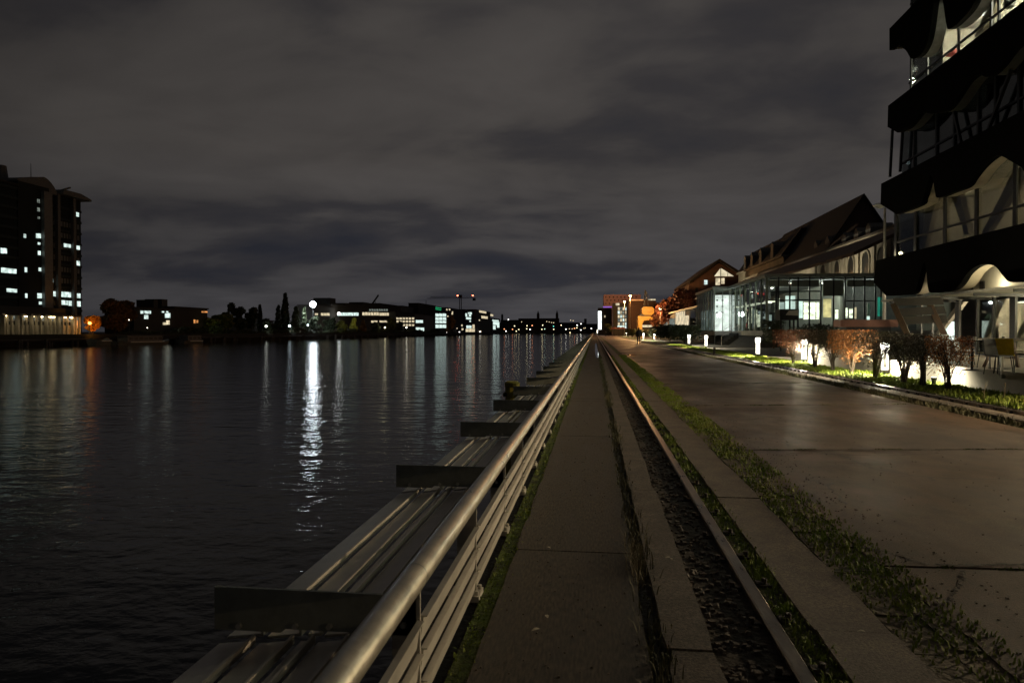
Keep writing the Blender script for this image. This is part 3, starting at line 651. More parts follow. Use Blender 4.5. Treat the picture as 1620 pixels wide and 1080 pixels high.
    # mid wall panel between canopy and arches: lit cream wall seen through the cut-outs
    B(MB().box(FX + .95, FX + 1.1, YE, 29.5, cz + .02, sills[0] - .96), 'inner_wall', M_CREAM)
    for x, w in ((1456, .22), (1554, .14), (1538, .05)):
        p = atx(x, 450, FX + .93); B(MB().box(FX + .90, FX + .947, p.y - w, p.y + w, cz + .02, cz + .5), 'wall_slot', M_DWOOD)
    for yy in (26.2, 19.5, 15.0): light('POINT', (.55, yy - 20, cz + .25), 34, (1, .9, .6), .05, t)  # lights without lamp bodies, added to brighten the canopy top
    return t, cz
BB, CZ = black_building()
def canopy_fill_lamp(y, pw, label, sz=110):  # unseen lamp added on the canopy edge to light the foreground
    t = empty('wall_lamp', (FX - 1.0, y, CZ), label, 'lamp', 'lamps on the canopy edge')
    MB().box(-.08, 0, -.2, .2, -.16, -.02).build('housing', M_DARK, t); MB().box(-.075, -.01, -.18, .18, -.175, -.163).build('lens', E_LAMPY, t)
    light('SPOT', (-.2, 0, -.2), pw, (1.0, .74, .45), .12, t, target=(-8.0, 0, -2.9), spot_size=R(sz), spot_blend=.9)
canopy_fill_lamp(11.0, 3700, 'shaded lamp on the canopy edge opposite the near railing')
canopy_fill_lamp(-3.0, 260, 'shaded lamp on the canopy edge beside the camera', 100)
# terrace wall, deck, railing
tw = struct('terrace', MB().box(9.42, FX + .85, YN, 30.2, -.3, .47), M_DECK)
t = empty('terrace_wall', (9.3, 10, 0), 'low pale concrete retaining wall behind the shrubs, below the terrace', 'wall')
wy = [YN, 9.5, 15.35, 20.6, 26.0]
for i in range(len(wy) - 1): MB().box(0, .115, wy[i] - 10 + .006, wy[i + 1] - 10 - .006, -.3, .50).build('wall_panel', M_WALLC, t)
MB().box(0, .115, 16.006, 23.6, -.3, .86).build('wall_panel', M_WALLC, t)
t = empty('terrace_railing', (9.28, 12, 0), 'slim grey metal railing on the terrace edge at the right', 'railing')
for k in range(12): po_ = MB().box(-.045, -.005, 4.85 - 1.35 * k - .02, 4.85 - 1.35 * k + .02, .35, 1.19).build('post', M_GALV, t); MB().tube([(-.06, 4.85 - 1.35 * k, .38), (.02, 4.85 - 1.35 * k, .38)], .05, 10).build('post_fixing', M_DPLATE, po_)
MB().tube([(-.025, -20, 1.215), (-.025, 5.3, 1.215)], .022, 10).build('top_rail', M_GALV, t)
MB().tube([(-.025, -20, .98), (-.025, 5.2, .98)], .010, 8).build('mid_rail', M_GALV, t)
# slatted timber frame
t = empty('slatted_screen', (10.9, 24.5, .47), 'tilted dark timber slat screen on brown posts, below the black building', 'screen')
def scr(px, py): q = aty(px, py, 24.5); return (q.x - 10.9, q.z - .47)
for a, b in (((1413, 480), (1434, 530)), ((1469, 477), (1492, 530))):
    p, q = scr(*a), scr(*b); MB().beam((p[0], 0, p[1]), (q[0], -.25, q[1] - .15), .13, .18).build('post', M_WOOD, t)
for k, (a, b) in enumerate((((1411, 472), (1487, 470)), ((1418, 488), (1491, 484)), ((1423, 501), (1494, 498)), )):
    p, q = scr(*a), scr(*b); MB().add([(p[0], -.10, p[1]), (q[0], -.10, q[1]), (q[0] + .06, -.14, q[1] - .26), (p[0] + .1, -.14, p[1] - .26), (p[0], -.06, p[1]), (q[0], -.06, q[1]), (q[0] + .06, -.1, q[1] - .26), (p[0] + .1, -.1, p[1] - .26)],
        [(0, 1, 2, 3), (7, 6, 5, 4), (0, 4, 5, 1), (1, 5, 6, 2), (2, 6, 7, 3), (3, 7, 4, 0)]).build('slat', M_DWOOD, t)
# tables and chairs
t = empty('terrace_table', (10.6, 18.4, .47), 'brown timber trestle table on the terrace beside the screen', 'table')
MB().box(-.5, .5, -1.1, 1.1, .70, .76).build('table_top', M_WOOD, t)
for sx in (-1, 1):
    for sy in (-1, 1): MB().beam((sx * .2, sy * .8, .70), (sx * .42, sy * .95, 0), .07, .07).build('leg', M_WOOD, t)
def chair(name, loc, rz, m, label, cat='chair'):
    t = empty(name, loc, label, cat, 'chairs on the terrace', rz); t.scale = (.85, .85, .92)
    MB().box(-.22, .22, -.21, .21, .43, .46).build('seat', m, t, bevel=.01)
    MB().add([(-.21, .19, .46), (.21, .19, .46), (.21, .22, .46), (-.21, .22, .46), (-.19, .27, .84), (.19, .27, .84), (.19, .30, .84), (-.19, .30, .84)], [(0, 3, 2, 1), (4, 5, 6, 7), (0, 1, 5, 4), (1, 2, 6, 5), (2, 3, 7, 6), (3, 0, 4, 7)]).build('backrest', m, t)
    for sx in (-1, 1):
        for sy in (-1, 1): MB().tube([(sx * .18, sy * .17, .43), (sx * .22, sy * .22, 0)], .013, 6).build('leg', M_DARK, t)
    return t
p = aty(1589, 550, 16.4); chair('terrace_chair', (p.x, 16.4, .47), R(150), M_YELC, 'yellow chair in front of the glazed ground floor')
p = aty(1600, 560, 15.9); chair('terrace_chair', (p.x - .2, 16.0, .47), R(20), M_GREY, 'grey chair standing in front of the yellow chair')
p = aty(1515, 520, 21.0); chair('terrace_chair', (p.x, 20.6, .47), R(80), M_WHITE, 'white chair behind the timber table')
p = aty(1566, 550, 18.2); chair('terrace_chair', (p.x, 18.2, .47), R(200), mat('ochre_panel', (.16, .13, .04), .7), 'ochre-grey chair left of the yellow chair, near the glass')
p = aty(1612, 560, 17.0); chair('terrace_chair', (p.x + .2, 17.0, .47), R(-70), M_DWOOD, 'dark chair at the right edge of the frame on the terrace')
for i, (px, Y, lab) in enumerate(((1538, 17.6, 'round cafe table between the timber table and the yellow chair'), (1584, 18.6, 'small round cafe table behind the yellow chair'))):
    p = aty(px, 550, Y); t = empty('cafe_table', (p.x, Y, .47), lab, 'table', 'cafe tables on the terrace')
    MB().lathe([(.33, .70), (.34, .71), (.34, .725), (.33, .73)], seg=20).build('table_top', M_DWOOD, t); MB().tube([(0, 0, .02), (0, 0, .70)], .03, 8).build('column', M_DARK, t); MB().lathe([(.22, 0), (.21, .015), (.04, .03)]).build('foot', M_DARK, t)
    MB().lathe([(.03, .731), (.035, .80), (.03, .81)], (.08, .05, 0)).build('candle_glass', M_WHITE, t)
t = empty('menu_board', (10.1, 21.5, .47), 'white A-frame board standing on the terrace behind the shrubs', 'board')
MB().add([(-.25, -.18, 0), (.25, -.18, 0), (.25, -.02, .85), (-.25, -.02, .85), (-.25, -.155, 0), (.25, -.155, 0), (.25, .0, .85), (-.25, .0, .85)], [(3, 2, 1, 0), (4, 5, 6, 7), (0, 1, 5, 4), (1, 2, 6, 5), (2, 3, 7, 6), (3, 0, 4, 7)]).build('front_panel', M_WHITE, t)
MB().add([(-.25, .18, 0), (.25, .18, 0), (.25, .02, .85), (-.25, .02, .85), (-.25, .155, 0), (.25, .155, 0), (.25, .003, .85), (-.25, .003, .85)], [(3, 2, 1, 0), (4, 5, 6, 7), (0, 1, 5, 4), (1, 2, 6, 5), (2, 3, 7, 6), (3, 0, 4, 7)]).build('rear_panel', M_WHITE, t)
t = empty('timber_planter', (17.0, 36.0, 0), 'long reddish timber planter between the shrubs and the glass pavilion', 'planter')
p0 = aty(1324, 506, 36); p1 = aty(1414, 517, 36)
MB().box(p0.x - 17, p1.x - 17, -.5, .5, p1.z, p0.z).build('box', mat('reddish_board', (0.20, 0.09, 0.06), 0.75, var=.2, vscale=2), t)
MB().box(p0.x - 17 + .3, p1.x - 17 - .3, -.4, .4, 0, p1.z).build('base', M_DKW, t)

# shrubs along the verge
def shrub(name, x, y, h, w, nst, nleaf, m, label, group, seed, leaf=.022, low=.45):
    rnd = random.Random(seed); t = empty(name, (x, y, 0), label, 'shrub', group); st = MB(); lv = MB()
    tips = []
    for i in range(nst):
        a = rnd.uniform(0, 6.283); r = rnd.uniform(.15, .9) * w
        b = Vector((rnd.uniform(-.06, .06), rnd.uniform(-.06, .06), 0)); e = Vector((math.cos(a) * r * .8, math.sin(a) * r, h * rnd.uniform(.75, .97)))
        mid = b.lerp(e, .45) + Vector((rnd.uniform(-.06, .06), rnd.uniform(-.06, .06), .05)); mid.x *= .7; mid.y *= .7
        st.tube([b, mid, e], .022, 5, .006); tips += [b.lerp(e, .5), mid, e]
        for k in range(5):
            q = mid.lerp(e, rnd.uniform(-.5, .9)); f = q + Vector((rnd.uniform(-.28, .28), rnd.uniform(-.28, .28), rnd.uniform(.05, .3))); f.z = min(f.z, h * .98); st.tube([q, f], .008, 4, .003); tips.append(f)
    for i in range(int(nleaf * (1.7 if low > .3 else 1))):
        if rnd.random() < .35: c = rnd.choice(tips) + Vector([rnd.gauss(0, .09) for _ in range(3)])
        else:
            a = rnd.uniform(0, 6.283); r = w * math.sqrt(rnd.random()) * 1.05; c = Vector((math.cos(a) * r * .85, math.sin(a) * r, h * (low + (1 - low) * rnd.random() ** .75)))
        if c.z > h + rnd.gauss(0, .035) or c.z < h * .2 or (low > .3 and c.z < h * .55 and rnd.random() < .55): continue
        n = Vector([rnd.gauss(0, 1) for _ in range(3)]).normalized(); u = n.orthogonal().normalized(); v = n.cross(u); s = leaf * rnd.uniform(.45, 1.45)
        k = len(lv.v); lv.v += [tuple(c - u * s), tuple(c + v * s * .55), tuple(c + u * s), tuple(c - v * s * .55)]; lv.f.append((k, k + 1, k + 2, k + 3))
    st.build('stem', M_BARK, t); lv.build('foliage', m, t)
    return t
M_L1 = mat('leaf_rust', (0.26, 0.075, 0.015), 0.6, col2=(0.12, 0.045, 0.016), vscale=6)
M_L2 = mat('leaf_brown', (0.085, 0.050, 0.022), 0.6, col2=(0.045, 0.040, 0.018), vscale=6)
M_L3 = mat('leaf_orange', (0.38, 0.13, 0.02), 0.6, col2=(0.20, 0.07, 0.016), vscale=6)
sh = [(1256, 8.53, 1.5, 1.0, 12, 4200, M_L1, 'rust-orange shrub at the far end of the verge row'),
      (1290, 8.48, 1.48, .95, 14, 3600, M_L2, 'dark thin-leaved shrub second from the far end of the row'),
      (1318, 8.43, 1.46, .85, 12, 3600, M_L2, 'brown shrub in the row between dark and bright orange shrubs'),
      (1348, 8.40, 1.46, .85, 13, 4400, M_L3, 'brightest orange shrub in the middle of the row'),
      (1385, 8.38, 1.42, .75, 12, 3000, M_L2, 'brown shrub just left of the bright bollard lamp'),
      (1432, 8.36, 1.36, .62, 12, 3000, M_L2, 'brown shrub with bare forked stems right of the bollard lamp'),
      (1462, 8.33, 1.34, .52, 12, 2300, M_L2, 'brown shrub with a thick single trunk second from the near end'),
      (1502, 8.28, 1.30, .55, 11, 2300, M_L3, 'orange-leaved shrub nearest the camera with a white wall behind')]
for i, (px, x, h, w, ns, nl, m, lab) in enumerate(sh):
    y = aty(px, 525, 10).y; r = ray(px, 525); y = x / r.x * r.y
    shrub('autumn_shrub', x, y, h, w, ns, nl, m, lab, 'autumn shrubs along the verge', 100 + i)
M_LG = mat('leaf_dark_green', (0.030, 0.045, 0.014), 0.6, col2=(0.05, 0.06, 0.02), vscale=4)
for i, (px, x, h, w, lab) in enumerate([(1083, 10.2, 2.1, 1.5, 'dark green bush beside the bollard lamps in front of the glass pavilion'), (1060, 10.8, 2.4, 1.9, 'big dark green bush behind the walker, right of the crane'),
                           (1045, 11.6, 2.3, 1.8, 'dark bush between the tall bush and the low crane'), (1018, 10.6, 1.9, 1.6, 'low green bush lit from below by a path lamp'), (1001, 9.6, 2.1, 1.6, 'small dark bush left of the walker')]):
    r = ray(px, 525); y = x / r.x * r.y; shrub('green_bush', x, y, h, w * 1.4, 12, 2600, M_LG, lab, 'dark bushes along the path', 140 + i, .13, .05)
# dark evergreen by the pavilion corner
r = ray(1224, 525); y = 14.6 / r.x * r.y; shrub('evergreen_shrub', 14.6, y, 2.3, 1.0, 12, 3200, M_LG, 'dark evergreen at the near corner of the glass pavilion', 'evergreens by the pavilion', 170, .07, .05)
for i, px in enumerate((1290, 1312, 1268)):
    r = ray(px, 525); y = 17.0 / r.x * r.y; shrub('evergreen_shrub', 17.0, y, 2.0 - .1 * i, 1.1, 10, 1500, M_LG, ['dark shrub behind the autumn row, in front of the lit pavilion windows', 'dark shrub next to the reddish planter box', 'dark shrub below the dark sign board'][i], 'evergreens by the pavilion', 180 + i, .07, .05)
# saplings in the verge near the railing
for i, (px, py, h) in enumerate([(1556, 632, .35), (1588, 630, .32)]):
    p = gnd(px, py); rnd = random.Random(60 + i); mb = MB()
    mb.tube([(0, 0, 0), (.02, 0, h * .6), (.05, .02, h)], .008, 5, .003)
    for k in range(5): z = h * (.3 + .14 * k); mb.tube([(.02, 0, z), (.02 + rnd.uniform(-.12, .12), rnd.uniform(-.1, .1), z + .08)], .004, 4, .002)
    o = mb.build('dry_weed', mat('dry_stalk', (0.35, 0.28, 0.16), 0.8)); o.location = p; tag(o, ['dry pale weed stalk in the verge grass, left one', 'dry pale weed stalk in the verge grass, right one near the railing post'][i], 'weed', 'dry weeds in the verge')

# bollard lamps
def bollard(loc, label, power, src=[None]):
    if src[0] is None:
        t = empty('bollard_lamp', loc, label, 'lamp', 'lit bollard lamps along the verge')
        MB().lathe([(.055, 0), (.055, .16), (.10, .17), (.10, .20)]).build('base', M_DARK, t)
        for sx in (-1, 1): MB().box(sx * .075 - .025, sx * .075 + .025, -.025, .025, .20, .82).build('light_bar', E_BOLLS, t)
        MB().box(-.045, .045, -.02, .02, .20, .27).build('bottom_lens', E_BOLLS, t)
        MB().box(-.045, .045, -.012, .012, .27, .82).build('core_plate', M_DARK, t)
        MB().lathe([(.10, .82), (.125, .85), (.13, 1.02), (.10, 1.06)]).build('lamp_head', E_BOLL, t)
        MB().lathe([(.14, 1.061), (.14, 1.085), (.04, 1.10)]).build('cap', M_DARK, t)
        src[0] = t
    else:
        t = empty('bollard_lamp', loc, label, 'lamp', 'lit bollard lamps along the verge')
        for ch in [x for x in bpy.data.objects if x.parent == src[0] and x.type == 'MESH']:
            c = ch.copy(); C.objects.link(c); c.parent = t
    t['label'] = label
    light('SPOT', (-.10, -.16, 1.0), power * 36, (1.0, .88, .60), .10, t, target=(-.13, -.2, 0), spot_size=R(166), spot_blend=.25)
    light('POINT', (-.12, -.18, .5), power * 8, (1.0, .88, .60), .10, t)
    return t
for px, x, lab, pw in ((1400, 9.08, 'bollard lamp glowing between the near brown shrubs', 34), (1272, 9.08, 'bollard lamp half hidden by the rust-orange shrub', 34), (1199, 8.86, 'free-standing bollard lamp in front of the pavilion plinth', 26),
                   (1117, 9.4, 'bollard lamp by the pavilion steps, second of the close pair', 26), (1090, 9.5, 'bollard lamp at the edge of the dark green bush', 30), (1035, 9.3, 'bollard lamp lighting the low bush right of the walker', 55),
                   (1018, 8.6, 'bollard lamp just right of the walker', 55), (991, 9.0, 'distant bollard lamp left of the walker', 60)):
    r = ray(px, 540); bollard((x, x / r.x * r.y, 0), lab, pw)
r = ray(1478, 540)
t = empty('ground_spotlight', (8.85, 8.85 / r.x * r.y, 0), 'small ground lamp lighting the white wall behind the near shrubs', 'lamp')
MB().lathe([(.05, 0), (.05, .12), (.07, .13), (.07, .2)]).build('housing', M_DARK, t); MB().lathe([(.055, .2), (.055, .215)]).build('lens', E_BOLLS, t)
light('SPOT', (.0, 0, .42), 150, (1.0, .90, .65), .08, t, target=(.45, 0, .12), spot_size=R(150), spot_blend=.5)
# short dark stub post on the far track
r = ray(1130, 555); t = empty('stub_post', (7.3, 7.3 / r.x * r.y, .0), 'short dark iron stub post on the far track', 'post')
MB().lathe([(.07, -.1), (.07, .36), (.085, .37), (.085, .43), (.05, .45)]).build('shaft', M_RUST, t)
MB().box(-.10, .10, -.10, .10, -.1, .02).build('foot', M_RUST, t)

# ------------------------------------------------------------------ glass pavilion
PXF = 15.0
def pavilion():
    y0 = atx(1213, 500, PXF).y; y1 = atx(1103, 500, PXF).y; ym = atx(1156, 500, PXF).y
    zt = atx(1213, 439, PXF).z; zf = atx(1200, 523, PXF).z; zb = atx(1200, 531, PXF).z; XR = 34.0
    t = empty('glass_pavilion', (PXF, y0, 0), 'green-tinted glass pavilion glowing inside, standing on a raised pale plinth', 'building')
    B = lambda mb, n, m: mb.build(n, m, t, world=True)
    B(MB().box(PXF - .25, XR, y0 - .3, y1 + .3, zt, zt + .28), 'roof', mat('roof_edge_grey', (0.26, 0.27, 0.23), 0.6))
    B(MB().box(PXF - .12, XR, y0 - .15, ym - 1.5, zb, zf), 'plinth', M_WALLC)
    B(MB().box(PXF - .12, XR, ym + 4, y1, zb, zf), 'plinth', M_WALLC)
    B(MB().box(PXF + .6, XR, y0 + .8, y1, 0, zb), 'base', M_DKW)
    B(MB().box(PXF + .1, XR, ym - 1.5, ym + 4, zb - .1, zf - .02), 'entrance_floor', M_GREY)
    B(MB().box(PXF, PXF + .015, y0, ym, zf, zt), 'glass_wall', GL_G)
    c = atx(1130, 500, 13.3); X2 = 13.3; yf = c.y; y1 = atx(1103, 500, X2).y; xw = aty(1156, 500, yf).x
    B(MB().box(X2, X2 + .015, yf, y1, zf, zt), 'glass_wall', GL_G)
    B(MB().box(X2, PXF, yf, yf + .015, zf, zt), 'glass_front', GL_C)
    B(MB().box(X2 - .25, PXF - .26, yf - .3, y1, zt, zt + .28), 'porch_roof', mat('roof_edge_grey', (0.26, 0.27, 0.23), 0.6))
    B(MB().box(X2 - .1, PXF - .13, yf - 1.0, y1, zb, zf), 'porch_plinth', M_WALLC)
    for x in (X2 + .03, X2 + .9, PXF - .05): B(MB().box(x - .04, x + .04, yf - .08, yf - .003, zf, zt), 'mullion', M_SLATE)
    for px in (1130, 1126, 1121.5, 1117, 1113, 1109.5, 1106, 1103):
        yy = atx(px, 500, X2).y; B(MB().box(X2 - .08, X2 - .003, yy - .04, yy + .04, zf, zt), 'mullion', M_SLATE)
    B(MB().box(PXF, XR, y0, y0 + .015, zf, zt), 'glass_front', GL_G)
    # long side mullions
    for x in (1213, 1205, 1196, 1187, 1179, 1171.5, 1164, 1157):
        yy = atx(x, 500, PXF).y; B(MB().box(PXF - .10, PXF - .003, yy - .05, yy + .05, zf, zt), 'mullion', M_SLATE)
    # front mullions and transoms
    xs = [aty(px, 500, y0).x for px in (1213.5, 1231, 1249, 1262, 1280, 1298, 1318, 1336, 1350, 1367, 1384)]
    for x in xs: B(MB().box(x - .06, x + .06, y0 - .10, y0 - .003, zf, zt), 'mullion', M_DARK if x > xs[0] else M_SLATE)
    for a, b, ya, yb in ((1214, 1249, 443, 453), (1250, 1297, 443, 453), (1300, 1336, 443, 468), (1338, 1384, 443, 453)):
        p, q = aty(a, ya, y0), aty(b, yb, y0); B(MB().box(p.x + .08, q.x - .08, y0 - .09, y0 - .02, q.z, p.z), 'fascia_panel', M_SLATE)
    for py, a, b in ((461, 1214, 1298), (475, 1214, 1298), (476, 1338, 1384)):
        p, q = aty(a, py, y0), aty(b, py, y0); B(MB().box(p.x, q.x, y0 - .07, y0 - .02, p.z - .06, p.z + .04), 'transom', M_DARK)
    # interior: ceiling, back walls, columns, partitions and lamps
    B(MB().box(PXF + .3, XR, y0 + .3, y1, zt - .16, zt - .05), 'ceiling', M_GREY)
    B(MB().box(PXF + 7.5, PXF + 7.7, y0 + 4, y1, zf, zt - .2), 'back_wall', mat('inner_wall_pale', (0.24, 0.24, 0.21), 0.8, vscale=.5))
    B(MB().box(PXF + 7.7, XR, y0 + 6.0, y0 + 6.2, zf, zt - .2), 'back_wall', M_GREY)
    rnd = random.Random(31)
    for k in range(6):
        yy = y0 + 2 + k * 2.9; B(MB().box(PXF + 1.2, PXF + 1.5, yy - .13, yy + .13, zf, zt - .2), 'column', M_DKW)
    # entrance wall facing the camera, glowing itself in place of a lit room
    B(MB().box(X2 + .1, xw + .6, yf + 1.2, yf + 1.3, zf, zt - .6), 'entrance_wall', lit('entrance_glow', (0.90, 1.0, 0.98), 1.3, .35, 1.6))
    for xx in (X2 + .5, X2 + 1.1):
        for zz in (zf + 2.0, zf + 2.7, zf + 3.4): B(MB().box(xx - .09, xx + .09, yf + 1.1, yf + 1.19, zz, zz + .16), 'shelf_sign', M_DKW)
    # panels along side and front, glowing themselves in place of lit interior walls
    el = lit('inner_bay_light', (0.95, 1.0, 0.76), 1.9, .8, 1.6, (1, 1, 2.2)); el2 = lit('inner_bay_teal', (0.72, 0.90, 0.84), .45, .6, 1.2)
    for k in range(13):
        yy = y0 + 1.2 + k * 1.25; x0 = PXF + .5 + rnd.uniform(0, .5)
        z0 = zf + rnd.uniform(.1, .9); z1 = z0 + rnd.uniform(.6, 2.2); w = rnd.uniform(.08, .28)
        B(MB().box(x0, x0 + w, yy, yy + .06, z0, z1), 'lit_display', el if k % 3 else el2)
        B(MB().box(x0 - .2, x0 + .5, yy, yy + .06, zf + 2.55, zf + 2.70), 'lamp_strip', el)
        B(MB().box(x0 + .3, x0 + .9, yy + .1, yy + .16, zf, zf + rnd.uniform(.8, 2.0)), 'partition', M_DKW)
    for k in range(6):
        yy = yf + 2 + k * 2; B(MB().box(X2 + .3, X2 + .5 + rnd.random() * .5, yy, yy + .06, zf + .1, zf + 2.5), 'lit_display', el2)
    for px0, px1, py0, py1, m in ((1226, 1233, 472, 505, el), (1243, 1258, 468, 503, E_WHITE), (1262, 1270, 474, 503, E_WHITE), (1272, 1290, 478, 505, el), (1292, 1296, 478, 505, el), (1303, 1315, 473, 502, lit('inner_bay_yellow', (1, .85, .4), .75, .6, 1.5)),
                                  (1322, 1326, 490, 504, el), (1337, 1341, 487, 503, el), (1344, 1349, 488, 503, el), (1351, 1355, 486, 504, E_WARM), (1372, 1376, 490, 506, E_WHITE), (1233, 1241, 478, 500, el2)):
        p, q = aty(px0, py0, y0 + 2.5), aty(px1, py1, y0 + 2.5); B(MB().box(p.x, q.x, y0 + 2.5, y0 + 2.6, max(zf, q.z), p.z), 'lit_bay', m)
    p, q = aty(1389, 470, y0 + 1), aty(1400, 500, y0 + 1); B(MB().box(p.x, q.x, y0 + 1, y0 + 1.1, q.z, p.z), 'teal_panel', E_TEAL)
    p, q = aty(1372, 480, y0 + 2.3), aty(1376, 500, y0 + 2.3); B(MB().box(p.x, q.x, y0 + 2.3, y0 + 2.4, q.z, p.z), 'white_banner', M_WHITE)
    p, q = aty(1258, 470, y0 + 1.6), aty(1283, 474, y0 + 1.6); B(MB().box(p.x, q.x, y0 + 1.6, y0 + 3, q.z - .1, q.z + .05), 'gallery', M_SLATE)
    for (dx, dy, pw) in ((2.6, 3, 230), (2.6, 10, 280), (2.6, 17, 280), (6, 3.4, 230), (10, 3.4, 130)):
        light('POINT', (dx, dy, zt - .8), pw, (.92, 1.0, .90), .25, t)
        B(MB().box(PXF + dx - .4, PXF + dx + .4, y0 + dy - .1, y0 + dy + .1, zt - .35, zt - .28), 'ceiling_lamp', E_TUBE)
    light('POINT', (-.9, yf - y0 - 1.5, 3.3), 120, (.9, 1.0, .98), .3, t)
    for px, py in ((1172, 467), (1203, 464), (1207, 465)): p = atx(px, py, PXF + .5); B(MB().box(p.x, p.x + .1, p.y - .12, p.y + .12, p.z - .07, p.z + .07), 'red_light', lit('red_exit_light', (1, .08, .06), 1.6, 0))
    for px, py in ((1181, 515),): p = atx(px, py, PXF + 1.2); B(MB().box(p.x, p.x + .1, p.y - .3, p.y + .3, p.z - .2, p.z + .2), 'red_light', MATS['red_exit_light'])
    # entrance steps with handrail
    ys = yf - 4.5
    s = empty('entrance_steps', (PXF - .4, ys, 0), 'dark steps with a slanting handrail leading up to the bright pavilion entrance', 'steps')
    for k in range(6): MB().box(-1.7 + k * .3, -.0, -2.2, 1.8, k * .21, (k + 1) * .21).build('step', M_DKW, s)
    for yy in (-2.2, 1.8): MB().tube([(-1.7, yy, .9), (0, yy, 2.1)], .03, 6).tube([(-1.7, yy, 0), (-1.7, yy, .9)], .03, 6).tube([(0, yy, 1.2), (0, yy, 2.1)], .03, 6).build('handrail', M_GALV, s)
    return y0, y1
PY0, PY1 = pavilion()
# low wall / rubble bank in front of the plinth
t = tag(MB().prism([(13.6, 0), (15.4, 0), (15.4, .95), (14.9, .9), (14.3, .55)], 1, PY0 - 1, PY1).build('planted_bank', mat('bank_rubble', (0.045, 0.04, 0.032), .95, bump=1, bscale=2, vscale=3)), 'dark rubble bank below the pavilion plinth', 'bank')
# dark sign board on the deck in front of the pavilion
q0, q1 = aty(1234, 489, 50), aty(1264, 506, 50)
t = empty('sign_board', (q0.x, 50, 0), 'dark box with a pale slanted flap in front of the pavilion glass', 'sign')
w = q1.x - q0.x; MB().box(0, w, 0, 1.2, q1.z, q0.z).build('box', M_DKW, t); MB().add([(w * .45, -.02, q0.z - .12), (w * .95, -.02, q0.z - .06), (w * .95, -.02, q1.z + .3), (w * .30, -.02, q1.z + .35), (w * .45, -.01, q0.z - .12), (w * .95, -.01, q0.z - .06), (w * .95, -.01, q1.z + .3), (w * .30, -.01, q1.z + .35)], [(3, 2, 1, 0), (4, 5, 6, 7), (0, 1, 5, 4), (1, 2, 6, 5), (2, 3, 7, 6), (3, 0, 4, 7)]).build('flap', M_CREAM, t)
for dx in (.2, w - .2): MB().box(dx - .05, dx + .05, .5, .6, 0, q1.z).build('leg', M_DKW, t)
# signal light and mast between the buildings
p = aty(1394, 454, 40)
t = empty('signal_post', (p.x, 40, 0), 'thin post with a small red light at the corner of the black building', 'post')
MB().tube([(0, 0, 0), (0, 0, p.z)], .04, 8).build('pole', M_DARK, t); MB().lathe([(.03, -.1), (.10, -.04), (.10, .05), (.03, .1)], (0, -.02, p.z + .08)).build('red_lamp', lit('red_signal', (1, .25, .12), 3, 0), t)
p = aty(1400, 326, 37)
t = empty('street_lamp', (p.x, 37, 0), 'tall unlit street lamp with a mushroom head left of the black building', 'street lamp')
MB().tube([(0, 0, 0), (0, 0, p.z * .55), (0, 0, p.z - .1)], .11, 10, .055).build('pole', M_GALV, t); MB().lathe([(.05, -.12), (.30, -.02), (.34, .05), (.22, .13), (.03, .16)], (-.22, 0, p.z)).build('lamp_head', M_WHITE, t)
light('POINT', (-1.2, -1.5, 5.2), 14, (1, .9, .55), .1, t)

